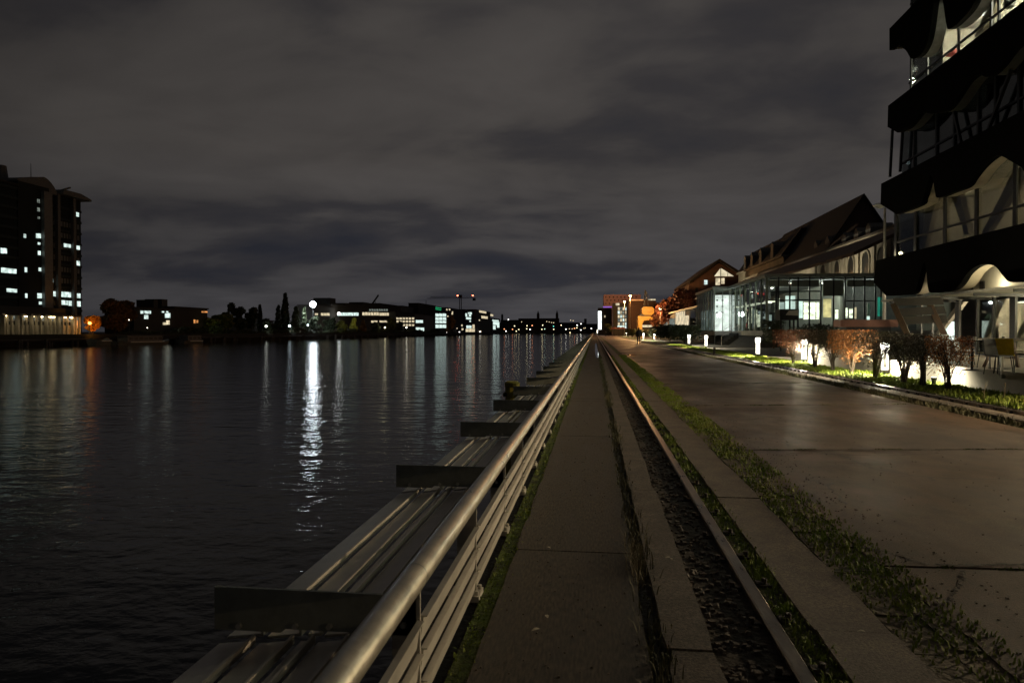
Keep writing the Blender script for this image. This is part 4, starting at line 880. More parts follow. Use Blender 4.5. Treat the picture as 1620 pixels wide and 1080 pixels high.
# ------------------------------------------------------------------ old buildings behind
def old_hall():
    X = 30.0; ya = 62.0; yg = 92.0; ye = atx(1245, 430, X).y
    ze = atx(1345, 385, X).z
    t = empty('old_hall', (X, yg, 0), 'old pale hall with arched windows and steep dark gable roof behind the glass pavilion', 'building')
    B = lambda mb, n, m: mb.build(n, m, t, world=True)
    B(MB().box(X, X + 14, ya, ye, 0, ze - .35), 'wall', M_STONE)
    for z, o in ((ze - .35, .35), (ze - .62, .18)): B(MB().box(X - o, X + 14 + o, ya - o, ye + o, z, z + (.35 if o > .2 else .27)), 'cornice', M_STONE)
    # arched windows with dark panes and pilasters
    for px in (1303, 1325, 1347, 1371, 1396):
        yy = atx(px, 420, X).y; z0 = ze - 4.6; z1 = ze - 2.5; r = .95; mb = MB(); arc = [(yy - r, z0), (yy + r, z0)] + [(yy + r * math.cos(a * math.pi / 10), z1 + r * math.sin(a * math.pi / 10)) for a in range(11)]
        w = B(mb.prism(arc, 0, X - .06, X + .02), 'window', M_DARK)
        f = MB()
        for k in range(10):
            a0, a1 = k * math.pi / 10, (k + 1) * math.pi / 10; f.beam((X - .08, yy + 1.05 * math.cos(a0), z1 + 1.05 * math.sin(a0)), (X - .08, yy + 1.05 * math.cos(a1), z1 + 1.05 * math.sin(a1)), .16, .16)
        f.box(X - .16, X - .061, yy - 1.13, yy - .97, z0, z1).box(X - .16, X - .061, yy + .97, yy + 1.13, z0, z1); f.build('window_frame', M_STONE, w, world=True)
    for px in (1291, 1313, 1336, 1359, 1384, 1410):
        yy = atx(px, 420, X).y; B(MB().box(X - .22, X - .003, yy - .35, yy + .35, ze - 7, ze - .63), 'pilaster', M_STONE)
    B(MB().box(X - .3, X + 14, ya, yg - .1, ze, ze + .25), 'flat_roof', M_ROOF)
    apex = aty(1365, 307, yg); xa = apex.x; xr = xa + (xa - X)
    B(MB().prism([(X - .5, ze), (xr + .5, ze), (xa, apex.z - .35)], 1, yg, atx(1240, 400, X).y + 12), 'gable_wall', mat('brown_gable', (0.085, 0.055, 0.042), .85))
    yfar = aty(1240, 392, 100).y; rr = ray(1240, 392); yfar = xa / rr.x * rr.y
    for s, xe in ((-1, X - .8), (1, xr + .8)):
        B(MB().prism([(xe, ze - .1), (xa, apex.z), (xa, apex.z - .3), (xe, ze - .4)], 1, yg - .5, yfar), 'roof', M_ROOF)
    for px, py in ((1301, 398), (1320, 388), (1340, 380), (1360, 372), (1379, 365)):
        p = atx(px, py, X + .8)
        if p.y < yg: B(MB().prism([(-.7 + p.y, ze + .2), (.7 + p.y, ze + .2), (.7 + p.y, ze + 1.2), (p.y, ze + 1.75), (-.7 + p.y, ze + 1.2)], 0, X + .4, X + 3), 'dormer', M_GREY)
        else: B(MB().prism([(-.7 + p.y, ze + .2), (.7 + p.y, ze + .2), (.7 + p.y, ze + 1.4), (p.y, ze + 2.0), (-.7 + p.y, ze + 1.4)], 0, X - .1, X + 2), 'dormer', M_GREY)
    # low lamp washing the facade from the yard
    light('SPOT', (-7, 82 - 92, 6.6), 3800, (1, .88, .62), .3, t, target=(0, 82 - 92 + 2, 10), spot_size=R(120), spot_blend=.8)
    light('SPOT', (-7, 102 - 92, 6.6), 3200, (1, .88, .62), .3, t, target=(0, 104 - 92, 10), spot_size=R(120), spot_blend=.8)
    return ye
OHY = old_hall()
def wing():
    X = 30.0; y0 = atx(1246, 420, X).y + .5; y1 = atx(1172, 440, X).y; z0 = atx(1240, 405, X).z
    t = empty('side_wing', (X, y0, 0), 'pale wing with dark mansard roof and dormers left of the old hall', 'building')
    B = lambda mb, n, m: mb.build(n, m, t, world=True)
    B(MB().box(X - .5, X + 14, y0, y1, 0, z0 - .3), 'wall', M_STONE); B(MB().box(X - .9, X + 14.4, y0 - .2, y1 + .2, z0 - .3, z0), 'cornice', M_STONE)
    B(MB().prism([(X - .8, z0), (X + 14, z0), (X + 11, z0 + 4.2), (X + 2.2, z0 + 4.2)], 1, y0, y1), 'roof', M_ROOF)
    for px in (1228, 1209, 1195, 1184): yy = atx(px, 405, X).y; B(MB().prism([(yy - .9, z0 + .1), (yy + .9, z0 + .1), (yy + .9, z0 + 2.2), (yy, z0 + 2.9), (yy - .9, z0 + 2.2)], 0, X - .7, X + 2), 'dormer', M_GREY)
    for px in (1234, 1222, 1211, 1201, 1192, 1184): yy = atx(px, 405, X).y; B(MB().box(X - .56, X - .503, yy - .5, yy + .5, z0 - 4.2, z0 - 2.2), 'window', M_DKW)
    light('SPOT', (-7, 10, 6.4), 2600, (1, .85, .55), .3, t, target=(0, 12, 11), spot_size=R(120), spot_blend=.8)
    light('SPOT', (-7, 28, 6.4), 2600, (1, .85, .55), .3, t, target=(0, 28, 11), spot_size=R(120), spot_blend=.8)
wing()
def gabled_house():
    Y = 165.0
    P = lambda px, py: aty(px, py, Y)
    a = P(1137, 412); l = P(1097, 441); r = P(1176, 436); l2 = P(1090, 447)
    t = empty('gabled_house', (a.x, Y, 0), 'brick house with dark gable roof and a warmly lit triangular attic window', 'building')
    B = lambda mb, n, m: mb.build(n, m, t, world=True)
    B(MB().prism([(l2.x, 0), (r.x + 1, 0), (r.x + 1, r.z), (r.x, r.z), (a.x, a.z - .6), (l.x, l.z), (l2.x, l2.z)], 1, Y, Y + 30), 'wall', M_BRK)
    for p in (l2, r):
        B(MB().prism([(p.x, p.z - .3), (a.x, a.z - .3), (a.x, a.z + .3), (p.x, p.z + .3)], 1, Y - 1.2, Y + 30.5), 'roof', M_ROOF)
    p0, p1, p2 = P(1140, 424), P(1161, 437), P(1130, 437)
    w = B(MB().prism([(p2.x, p2.z), (p1.x, p1.z), (p0.x, p0.z)], 1, Y - .14, Y - .05), 'attic_window', lit('attic_light', (1.0, .86, .58), .85, .3, .5))
    B(MB().beam((p0.x, Y - .18, p0.z), (p0.x, Y - .18, p1.z), .14, .14).beam((p0.x - 1.6, Y - .18, p0.z - 1.1), (p0.x - 1.6, Y - .18, p1.z), .1, .1).beam((p0.x + 1.6, Y - .18, p0.z - 1.1), (p0.x + 1.6, Y - .18, p1.z), .1, .1), 'window_bars', M_DWOOD).parent = w
    for q in ((1132, 440, 1139, 451, E_WARM), (1141, 440, 1146, 449, E_WARM), (1114, 443, 1119, 450, E_WHITE)):
        u, v = P(q[0], q[1]), P(q[2], q[3]); B(MB().box(u.x, v.x, Y - .14, Y - .05, v.z, u.z), 'window', q[4])
    for q in ((1100, 455, 1104, 462), (1106, 470, 1110, 480), (1096, 470, 1100, 480)):
        u, v = P(q[0], q[1]), P(q[2], q[3]); B(MB().box(u.x, v.x, Y - .14, Y - .05, v.z, u.z), 'window', M_DARK)
    # lean-to roof lit orange along its eave
    e0 = atx(1190, 445, 22); e1 = atx(1117, 466, 22)
    B(MB().prism([(22, e0.z - .25), (28, e0.z + 2.6), (28, e0.z + 2.3), (22, e0.z - .55)], 1, PY1 - 30, min(Y - 1, e1.y)), 'annex_roof', M_WOOD)
    light('POINT', (22 - a.x - 2, -20, e0.z - 1.5), 110, (1, .6, .3), .3, t)
    light('POINT', (l2.x - a.x - 3, -6, 6), 60, (1, .4, .2), .3, t)
gabled_house()
def low_glass_hall():
    X = 16.0; y0 = PY1 + 2; y1 = atx(1046, 500, X).y; zt = atx(1102, 484, X).z
    t = empty('low_glass_hall', (X, y0, 0), 'low flat-roofed glazed hall beyond the pavilion with brightly lit curtains', 'building')
    B = lambda mb, n, m: mb.build(n, m, t, world=True)
    B(MB().box(X + .1, X + 14, y0, y1, 0, zt - .3), 'wall', M_GREY); B(MB().box(X - .4, X + 14.4, y0 - .4, y1 + .4, zt - .3, zt), 'roof', M_SLATE)
    for a, b, c, d, m in ((1069, 1083, 492, 514, E_WARM), (1084, 1089, 499, 514, E_WARM), (1046, 1056, 497, 514, E_DIM), (1059, 1067, 504, 515, E_DIM), (1092, 1100, 490, 514, None)):
        p, q = atx(a, c, X), atx(b, d, X); z0 = max(.4, (q.z)); B(MB().box(X - .02, X + .08, q.y, p.y, z0, (p.z + atx(b, c, X).z) / 2), 'window', m or GL_D)
low_glass_hall()
# big red-brown autumn tree between hall and crane
def tree(name, base, h, w, label, m, group, n=900, leaf=.5, trunk=.2, seed=1, shape='round', low=.25, bark=None, lobes=9, cat='tree'):
    rnd = random.Random(seed); t = empty(name, base, label, cat, group); tr = MB(); cr = MB()
    tr.tube([(0, 0, -.2), (rnd.uniform(-.1, .1), 0, h * .35), (rnd.uniform(-.3, .3), 0, h * .75)], trunk, 7, trunk * .25)
    L = []
    for i in range(lobes):
        if shape == 'poplar': z = h * (low + (1 - low) * (i + .5) / lobes); r = w * (.55 + .45 * math.sin(math.pi * min(1, (i + 1) / lobes * 1.0))) * (1.15 - i / lobes * .8); L.append((Vector((rnd.uniform(-.1, .1) * w, rnd.uniform(-.1, .1) * w, z)), r, h / lobes * .8))
        else:
            a = rnd.uniform(0, 6.283); rr = w * rnd.uniform(.1, .68); z = h * rnd.uniform(low + .12, .84); k = 1 - ((z / h - .5) ** 2) * 1.2; L.append((Vector((math.cos(a) * rr * k, math.sin(a) * rr * k, z)), w * rnd.uniform(.28, .48), h * rnd.uniform(.10, .18)))
    for c, r, hz in L:
        if shape != 'poplar': tr.tube([(0, 0, h * .3), tuple(c * .6 + Vector((0, 0, h * .12))), tuple(c)], trunk * .4, 5, trunk * .1)
    for i in range(n):
        c, r, hz = rnd.choice(L); d = Vector([rnd.gauss(0, 1) for _ in range(3)]).normalized() * rnd.random() ** .45
        p = c + Vector((d.x * r, d.y * r, d.z * hz * 1.1)); q = Vector([rnd.gauss(0, 1) for _ in range(3)]).normalized(); u = q.orthogonal().normalized(); v = q.cross(u); s = leaf * rnd.uniform(.5, 1.3)
        k = len(cr.v); cr.v += [tuple(p - u * s), tuple(p + v * s * .6), tuple(p + u * s), tuple(p - v * s * .6)]; cr.f.append((k, k + 1, k + 2, k + 3))
    tr.build('trunk', bark or M_BARK, t); cr.build('crown', m, t)
    return t
M_RT = mat('leaf_redbrown', (0.16, 0.045, 0.018), .7, col2=(0.07, 0.03, 0.015), vscale=.5)
for i, (px, pyt, Y, w) in enumerate([(1078, 447, 150, 5.0), (1060, 462, 160, 4.8), (1044, 474, 175, 4.6)]):
    p = aty(px, pyt, Y); tree('autumn_tree', (p.x, Y, 0), p.z, w, ['tall red-brown autumn tree beside the gabled house', 'red-brown autumn tree in the middle of the row behind the low hall', 'smallest red-brown autumn tree nearest the yellow crane'][i], M_RT, 'autumn trees behind the low hall', 2600, .42, .3, 200 + i)
light('POINT', (13, 150, 7.5), 500, (1, .35, .12), .4).name = 'tree_lamp_light'

# yellow harbour crane
def crane():
    Y = 165.0; P = lambda px, py: aty(px, py, Y)
    c = P(1025, 520); t = empty('harbour_crane', (c.x, Y, 0), 'squat yellow harbour crane on an arched portal, lit orange, behind the walker', 'crane')
    k = lambda px, py: (P(px, py).x - c.x, P(px, py).z)
    a, b = k(1009, 500), k(1041, 500); z0 = 0; s0, s1 = k(1011.5, 520), k(1039.5, 520); i0, i1 = k(1016, 520), k(1035, 520); ar = k(1017, 509); ar2 = k(1034, 509); tp = k(1025, 506.5)[1]
    poly = [(a[0], a[1]), (b[0], b[1]), (b[0], a[1] - .6), (s1[0], z0), (i1[0], z0), (i1[0], ar2[1] - .5), (ar2[0] - .3, tp), (ar[0] + .3, tp), (i0[0], ar[1] - .5), (i0[0], z0), (s0[0], z0), (a[0], a[1] - .6)]
    MB().prism(poly, 1, -.4, .4).build('portal_frame', M_YEL, t); MB().prism(poly, 1, 4.2, 5).build('portal_frame', M_YEL, t)
    MB().box(a[0], b[0], .4, 4.2, a[1] - .5, a[1] - .05).build('platform', M_YEL, t)
    q0, q1 = k(1013, 499.5), k(1036, 497); MB().box(q0[0], q1[0], .3, 4.3, a[1] + .02, q1[1]).build('slew_ring', M_DARK, t)
    c0, c1 = k(1015.5, 485), k(1035, 498); x0, x1, zl, zh = c0[0], c1[0], c1[1], c0[1]; r = .5
    pl = [(x0 + r, zl), (x1 - r, zl), (x1, zl + r), (x1, zh - r), (x1 - r, zh), (x0 + r, zh), (x0, zh - r), (x0, zl + r)]
    MB().prism(pl, 1, .2, 4.2).build('cabin', M_YEL, t)
    MB().box(x0 + .5, x1 - .5, .1, .197, zl + .9, zh - .55).build('cabin_panel', mat('pale_yellow_paint', (.7, .42, .10), .5), t)
    j = [k(1020, 484), k(1027, 484), k(1021.5, 458)]; MB().beam((j[0][0], 1.5, j[0][1]), (j[2][0], 1.5, j[2][1]), .25, .25).beam((j[1][0], 1.5, j[1][1]), (j[2][0], 1.5, j[2][1]), .2, .2).beam((j[0][0], 2.5, j[0][1]), (j[2][0], 1.5, j[2][1]), .2, .2).beam((j[1][0] + .6, 1.5, j[1][1] + 1), (j[2][0], 1.5, j[2][1]), .12, .12).beam((j[0][0], 1.5, j[0][1] + 1.6), (j[1][0], 1.5, j[1][1] + 1.6), .15, .15).build('jib', M_DARK, t)
    light('POINT', (-3, -12, 6.5), 8500, (1, .55, .2), .5, t)
crane()

# people
def person(name, loc, h, label, rz, seed=0, step=.22):
    s = h / 1.8
    t = empty(name, loc, label, 'person', None, rz)
    J = {'pelvis': (0, 0, .95, .15), 'spine': (0, .01, 1.18, .15), 'chest': (0, .0, 1.38, .17), 'neck': (0, -.01, 1.52, .065), 'head': (0, 0, 1.64, .095), 'crown': (0, .01, 1.74, .08),
         'lh': (-.10, 0, .90, .10), 'lk': (-.11, step * .45, .50, .065), 'la': (-.11, step * .2, .09, .045), 'lt': (-.12, step * .2 + .17, .035, .035),
         'rh': (.10, 0, .90, .10), 'rk': (.11, -step * .1, .50, .065), 'ra': (.11, -step * 1.1, .11, .045), 'rt': (.12, -step * 1.1 + .16, .035, .035),
         'ls': (-.20, 0, 1.43, .075), 'le': (-.27, -.05, 1.14, .055), 'lw': (-.25, .08, .90, .04), 'lf': (-.24, .12, .82, .03),
         'rs': (.20, 0, 1.43, .075), 're': (.27, -.03, 1.14, .055), 'rw': (.27, .10, .92, .04), 'rf': (.26, .15, .84, .03)}
    Ed = [('pelvis', 'spine'), ('spine', 'chest'), ('chest', 'neck'), ('neck', 'head'), ('head', 'crown'), ('pelvis', 'lh'), ('lh', 'lk'), ('lk', 'la'), ('la', 'lt'), ('pelvis', 'rh'), ('rh', 'rk'), ('rk', 'ra'), ('ra', 'rt'),
          ('chest', 'ls'), ('ls', 'le'), ('le', 'lw'), ('lw', 'lf'), ('chest', 'rs'), ('rs', 're'), ('re', 'rw'), ('rw', 'rf')]
    ks = list(J); me = bpy.data.meshes.new('body'); me.from_pydata([tuple(v * s for v in J[k][:3]) for k in ks], [(ks.index(a), ks.index(b)) for a, b in Ed], []); me.update()
    o = bpy.data.objects.new('body', me); C.objects.link(o); o.parent = t; me.materials.append(mat('dark_clothes', (0.008, 0.008, 0.010), .85))
    o.modifiers.new('skin', 'SKIN'); o.modifiers.new('sub', 'SUBSURF').levels = 1
    for i, k in enumerate(ks): me.skin_vertices[0].data[i].radius = (J[k][3] * s,) * 2
    me.skin_vertices[0].data[0].use_root = True
    MB().lathe([(.02, .13), (.07, .12), (.108, .04), (.105, -.04), (.08, -.10), (.02, -.11)], (0, .01 * s, 1.70 * s), 12).build('hair', mat('dark_hair', (0.01, 0.008, 0.006), .8), t, smooth=True)
    MB().lathe([(.20, 0), (.215, .20), (.225, .40), (.20, .55), (.09, .60)], (0, 0, .86 * s), 12).build('jacket', mat('dark_jacket', (0.010, 0.010, 0.012), .8), t, smooth=True)
    return t
p = gnd(1010.5, 544.6); person('person', (p.x, p.y, 0), 1.82, 'person in dark clothes walking away along the road, back to the camera', 0)
p = gnd(958, 532); person('person', (p.x, p.y, 0), 1.75, 'distant person standing on the orange lit quay near the far railing', .6, step=.1)

# lit street lamps far along the quay
def street_lamp(loc, h, label, e, col, pw, group='lit street lamps on the far quay', hs=1.0, name='street_lamp'):
    t = empty(name, loc, label, 'street lamp', group)
    MB().tube([(0, 0, 0), (0, 0, h - .2)], .10, 8, .05).build('pole', M_GALV, t)
    MB().lathe([(.06 * hs, -.30 * hs), (.30 * hs, -.05 * hs), (.34 * hs, .05 * hs), (.12 * hs, .12 * hs)], (0, 0, h), 10).build('lamp_head', e, t)
    light('POINT', (0, 0, h - .9), pw, col, .3, t)
    return t
p = atx(997, 468, 9.6); street_lamp((9.6, p.y, 0), p.z, 'taller lit orange street lamp left of the yellow crane', E_SOD, (1, .45, .14), 6000)
p = atx(988, 477, 9.6); street_lamp((9.6, p.y, 0), p.z, 'second lit orange street lamp, lower in the photo, further along the quay', E_SOD, (1, .45, .14), 6000)
p = atx(1044.5, 488, 14.0); street_lamp((14.0, p.y, 0), p.z, 'small warm lamp just right of the yellow crane', E_LAMPY, (1, .5, .2), 300, hs=.8)
light('POINT', (4.5, 300, 9), 9000, (1, .45, .14), .5).name = 'quay_lamp_light'

# ------------------------------------------------------------------ buildings at the end of the quay
def block(name, loc_y, px0, px1, pyt, pyb, depth, m, label, group=None, cat='building'):
    a, b = aty(px0, pyt, loc_y), aty(px1, pyt, loc_y); t = empty(name, ((a.x + b.x) / 2, loc_y, 0), label, cat, group); z0 = aty(px0, pyb, loc_y).z if pyb else 0
    MB().box(a.x, b.x, loc_y, loc_y + depth, max(0, z0) if pyb else 0, a.z).build('wall', m, t, world=True)
    def win(q0, r0, q1, r1, e, n='window', off=.15):
        u, v = aty(q0, r0, loc_y), aty(q1, r1, loc_y); return MB().box(u.x, v.x, loc_y - off, loc_y - .05, v.z, u.z).build(n, e, t, world=True)
    return t, win
M_PINK = mat('pale_rose_wall', (0.40, 0.28, 0.26), .8)
t, win = block('hotel_tower', 330, 955, 1014, 466, None, 25, M_PINK, 'tall rose-lit block dotted with small dark square windows, end of the quay')
for r, n in ((469, 9), (474, 10), (479, 9)):
    for k in range(n): x = 957.5 + k * 6.0 + (2 if r == 474 else 0); (win(x, r, x + 1.8, r + 2, M_DARK) if x < 1012 else None)
light('POINT', (-8, -18, 34), 2300, (1, .42, .32), 1, t); light('POINT', (8, -18, 34), 2300, (1, .42, .32), 1, t)
t, win = block('brick_warehouse', 270, 946, 968, 487, None, 12, M_DKW, 'dark narrow block with a bright white corner strip and violet roof light')
win(946.2, 492, 951.5, 521, lit('corner_strip_light', (.92, 1, .97), 2.2, .4, .5), 'corner_light'); win(954, 484.6, 968, 486.4, lit('violet_light', (.45, .2, 1), .6, 0), 'roof_light'); win(956, 499, 958, 502, E_WARM)
t, win = block('office_block', 250, 970, 993, 479, None, 12, M_GREY, 'mid-rise block with a grid of lit windows behind the street lamps')
for r in range(5):
    for k in range(4): x = 977.5 + k * 3.8; win(x, 486 + r * 6, x + 2.9, 490.5 + r * 6, [E_WARM, E_DIM, E_WARM, E_WHITE][(k + r * 3) % 4])
win(977, 515, 992, 519, E_WHITE, 'shop_window'); win(974, 479.5, 980, 483, E_WARM)
t, win = block('brown_warehouse', 235, 994, 1038, 474, None, 14, mat('brown_brick', (0.05, 0.030, 0.024), .85), 'wide brown block with an orange-lit roof edge behind the yellow crane')
win(998, 473.6, 1018, 475.4, E_ORANGE, 'roof_light'); win(1026, 473, 1037, 475, E_WARM, 'roof_light'); win(1010, 514, 1034, 517.5, E_WARM, 'shop_window')
# parked cars glimpsed by the end of the road and bright kiosk
t, win = block('kiosk', 290, 944, 954, 521, None, 4, M_WHITE, 'small white lit kiosk at the end of the quay railing', cat='kiosk')
win(944.5, 522, 953.5, 526.2, lit('kiosk_light', (1, .92, .75), 4, .3), 'shop_front')
p = aty(963, 521, 230); tree('street_tree', (p.x, 230, 0), 4.2, 1.8, 'small green tree at the end of the quay beside the kiosk', M_LG, None, 400, .3, .08, 33)
# red parasols by the far quay
for i, px in enumerate((972, 979, 985)):
    Y = 215; p = aty(px, 517, Y); t = empty('parasol', (p.x, Y, 0), ['leftmost', 'middle', 'rightmost'][i] + ' of the three small reddish parasols in the orange light of the far quay', 'parasol', 'parasols on the far quay')
    MB().lathe([(1.5, 2.2), (.1, 2.9)], seg=10).build('canopy', mat('red_canvas', (.30, .07, .05), .8), t); MB().tube([(0, 0, 0), (0, 0, 2.3)], .04, 6).build('pole', M_DARK, t)

# ------------------------------------------------------------------ far bank of the river
FBX = -114.0
def bank_block(name, px0, px1, pyt, depth, m, label, X=FBX, cat='building', group=None, zlow=None, roof=True):
    a, b = atx(px0, pyt, X), atx(px1, pyt, X); zt = (a.z + b.z) / 2
    t = empty(name, (X, (a.y + b.y) / 2, BZ), label, cat, group)
    MB().box(X - depth, X, a.y, b.y, zlow if zlow is not None else BZ, zt).build('wall', m, t, world=True)
    if roof: MB().box(X - depth - .3, X + .3, a.y - .3, b.y + .3, zt + .003, zt + .35).build('roof', M_ROOF, t, world=True)
    def win(q0, r0, q1, r1, e, n='window', off=.12):
        xm = (q0 + q1) / 2; u, v = atx(q0, 500, X), atx(q1, 500, X); z1, z0 = atx(xm, r0, X).z, atx(xm, r1, X).z
        return MB().box(X + .02, X + off, u.y, v.y, z0, z1).build(n, e, t, world=True)
    return t, win, a.y, b.y, zt
M_FAR = mat('far_dark_wall', (0.030, 0.031, 0.030), .85, vscale=.15)
M_FAR2 = mat('far_brown_wall', (0.026, 0.021, 0.018), .85, vscale=.15)
M_PAN = mat('tower_panel', (0.018, 0.024, 0.025), .8, vscale=.12, spec=.08)
# the three office towers on the left
def sc(x, y): return x / 3.375, 240 + y / 3.375
def towers():
    t, win, ya, yb, zt = bank_block('office_tower', 78, 127.5, 311, 16, M_PAN, 'right-hand office tower with an overhanging roof slab and bright rows of windows', X=-119)
    for (x0, x1, y0, y1) in ((385, 402, 320, 347), (404, 424, 322, 347), (343, 358, 485, 510), (361, 379, 487, 512), (388, 404, 495, 521), (407, 427, 497, 523), (388, 405, 582, 608), (408, 427, 583, 610), (308, 325, 748, 772), (328, 352, 748, 776), (354, 378, 750, 777), (388, 405, 755, 779), (410, 428, 757, 781),
                             (328, 348, 793, 817), (352, 362, 795, 818), (366, 382, 796, 822), (388, 407, 798, 824), (410, 429, 798, 826), (262, 284, 679, 698), (263, 297, 745, 771)):
        a, b = sc(x0, y0), sc(x1, y1); win(a[0], a[1], b[0], b[1], E_WHITE)
    for i in range(13):
        z = 6 + i * 2.55
        if z > zt - 1: break
        MB().box(-119 + .02, -119 + .22, ya, yb, z, z + .5).build('floor_band', mat('band_panel', (0.036, 0.046, 0.047), .8, spec=.08), t, world=True)
    gp = mat('dim_pane', (0.10, 0.115, 0.12), .5, spec=.3)
    for i in range(8):
        z = 7.2 + i * 2.55
        for px in (80.5, 84.5, 91.5, 96, 100.5, 105, 109.5, 117, 122):
            a, b = atx(px, 400, -119), atx(px + 3, 400, -119); MB().box(-119 + .02, -119 + .06, a.y, b.y, z, z + 1.1).build('dim_window', gp, t, world=True)
    for px in (89, 114): yy = atx(px, 400, -119).y; MB().box(-119 + .02, -118.2, yy - .4, yy + .4, BZ, zt).build('fin', M_GREY, t, world=True)
    a, b, c = atx(89, 300, -119), atx(100, 303, -119), atx(145, 320, -116)
    MB().prism([(a.y, a.z), (atx(86, 316, -119).y, zt), (atx(145, 323, -117).y, zt - .2), (atx(145, 321, -117).y, zt + .25), (b.y + 3, b.z)], 0, -136, -117).build('roof_canopy', M_GREY, t, world=True)
    p, q = atx(94, 302, -121), atx(111, 297, -121); MB().beam(tuple(p), tuple(q), .35, .35).build('davit', M_GREY, t, world=True)
    t, win, ya, yb, zt = bank_block('office_tower', 28, 77.5, 292, 18, mat('tower_panel_mid', (0.026, 0.031, 0.032), .8, vscale=.1, spec=.08), 'middle office tower with curved top and thin antenna, narrow lit stair windows', X=-117, roof=False)
    arc = [(ya, zt - 1)] + [(atx(px, py, -117).y, atx(px, py, -117).z) for px, py in ((28, 282), (50, 280), (70, 280), (75, 283), (81, 289), (86, 296), (90, 304))] + [(atx(90, 312, -117).y, zt - 1)]
    MB().prism(arc, 0, -135, -117.01).build('curved_roof', M_GREY, t, world=True)
    p = atx(49, 281, -124); MB().tube([(p.x, p.y, p.z - 2), (p.x, p.y, p.z + 3.2)], .12, 6, .04).build('antenna', M_GREY, t, world=True)
    for (x0, x1, y0, y1) in ((130, 141, 440, 460), (196, 207, 438, 462), (209, 220, 438, 462), (205, 217, 485, 497), (205, 218, 530, 552), (134, 145, 618, 643), (208, 220, 620, 638), (135, 145, 757, 780), (200, 210, 756, 782), (212, 222, 756, 782), (208, 222, 800, 815), (204, 216, 255, 275), (204, 216, 300, 320), (205, 216, 348, 360)):
        a, b = sc(x0, y0), sc(x1, y1); win(a[0], a[1], b[0], b[1], E_WHITE if y0 > 430 else E_DIM)
    yy = atx(72, 400, -117).y; MB().box(-116.98, -116.2, yy - 1.1, yy + 1.1, BZ, zt - 1).build('stair_strip', mat('pale_strip', (0.14, 0.14, 0.13), .6), t, world=True)
    t, win, ya, yb, zt = bank_block('office_tower', -60, 26, 283, 18, M_PAN, 'left-hand office tower cut by the left edge, with three lit window bands', X=-116)
    for (x0, x1, y0, y1) in ((6, 20, 515, 543), (22, 38, 516, 543), (8, 34, 617, 646), (36, 62, 619, 648), (64, 88, 622, 650), (36, 62, 722, 749), (64, 90, 723, 751)):
        a, b = sc(x0, y0), sc(x1, y1); win(a[0], a[1], b[0], b[1], E_WHITE)
    for i in range(13):
        z = 6 + i * 2.0; MB().box(-116 + .02, -116 + .22, ya, yb, z, z + .5).build('floor_band', MATS['band_panel'], t, world=True)
    p = atx(2, 262, -122); MB().tube([(p.x, p.y, p.z - 4), (p.x, p.y, p.z)], 1.4, 8, .9).build('roof_dish', M_GREY, t, world=True)
    # lit colonnade building at the water
    t, win, ya, yb, zt = bank_block('waterside_hall', -70, 127, 499, 9, mat('sandstone_front', (0.34, 0.30, 0.22), .8, vscale=.4), 'long low waterside hall with lit sandstone columns under the office towers', X=-112.5)
    MB().box(-130, -113.5, ya, yb - 3, zt + .36, zt + 1.8).build('upper_storey', M_FAR, t, world=True)
    k = 0; y = ya
    yl = [atx(px, 510, -112.5).y for px in (2, 9.5, 17, 24.5, 33, 40, 47, 56, 63, 70, 79, 85, 90, 98, 105, 112, 118, 124)]
    for i, yy in enumerate(yl): MB().box(-112.49, -112.1 if i % 3 else -111.7, yy - .18, yy + .18, BZ, zt).build('column', mat('sandstone_front', ()), t, world=True)
    for i in range(len(yl) - 1):
        if yl[i + 1] - yl[i] > .8:
            zz0, zz1 = atx(60, 514, -112.5).z, atx(60, 508.5, -112.5).z; MB().box(-112.49, -112.4, yl[i] + .22, yl[i + 1] - .22, zz0, zz1).build('dark_window', M_DARK, t, world=True)
            MB().box(-112.49, -112.4, yl[i] + .22, yl[i + 1] - .22, zz1 + .25, zt - .15).build('upper_window', M_GREY if i % 2 else E_DIM, t, world=True)
    for px in (5, 38, 49, 63, 72, 78, 82, 100, 110):
        yy = atx(px, 500, -112.5).y; MB().box(-112.3, -111.9, yy - .15, yy + .15, zt - .25, zt - .10).build('downlight', E_LAMPY, t, world=True)
    for px in (-30, 10, 38, 62, 84, 104, 120): light('SPOT', (2.6, atx(px, 500, -112.5).y - t.location.y, zt - BZ + .2), 75, (1, .86, .58), .3, t, target=(0, atx(px, 500, -112.5).y - t.location.y, .2), spot_size=R(115), spot_blend=.6)
    yy = atx(119, 512, -112.5).y; MB().box(-112.39, -112.3, yy - .5, yy + .5, 2.2, 3.9).build('orange_window', E_ORANGE, t, world=True)
    light('POINT', (3.5, atx(1, 492, -112.5).y - t.location.y, 7), 20, (.8, 1, .9), .5, t)
towers()
# buildings, left to right
def C2(x, y): return 120 + x / 4.5, 440 + y / 4.5
def C3(x, y): return 420 + x / 4.5, 440 + y / 4.5
def C4(x, y): return 700 + x / 6.75, 460 + y / 6.75
def wins(win, f, L, m):
    for x0, y0, x1, y1 in L: a, b = f(x0, y0), f(x1, y1); win(a[0], a[1], b[0], b[1], m)
t, win, ya, yb, zt = bank_block('brick_factory', 212, 276, 489, 8, M_FAR, 'dark factory with two square chimney towers and a few lit windows')
for p0, p1, py in ((243, 250, 474), (256, 265, 473)):
    a, b = atx(p0, py, FBX - 3), atx(p1, py, FBX - 3); MB().box(FBX - 8, FBX - 3, a.y, b.y, zt + .36, a.z).build('chimney_tower', M_FAR, t, world=True)
wins(win, C2, ((460, 232, 468, 252), (470, 232, 478, 252), (488, 232, 509, 252), (512, 232, 532, 252), (486, 262, 512, 290), (612, 235, 626, 245), (642, 235, 655, 245), (634, 250, 648, 282), (652, 248, 670, 282)), E_WHITE)
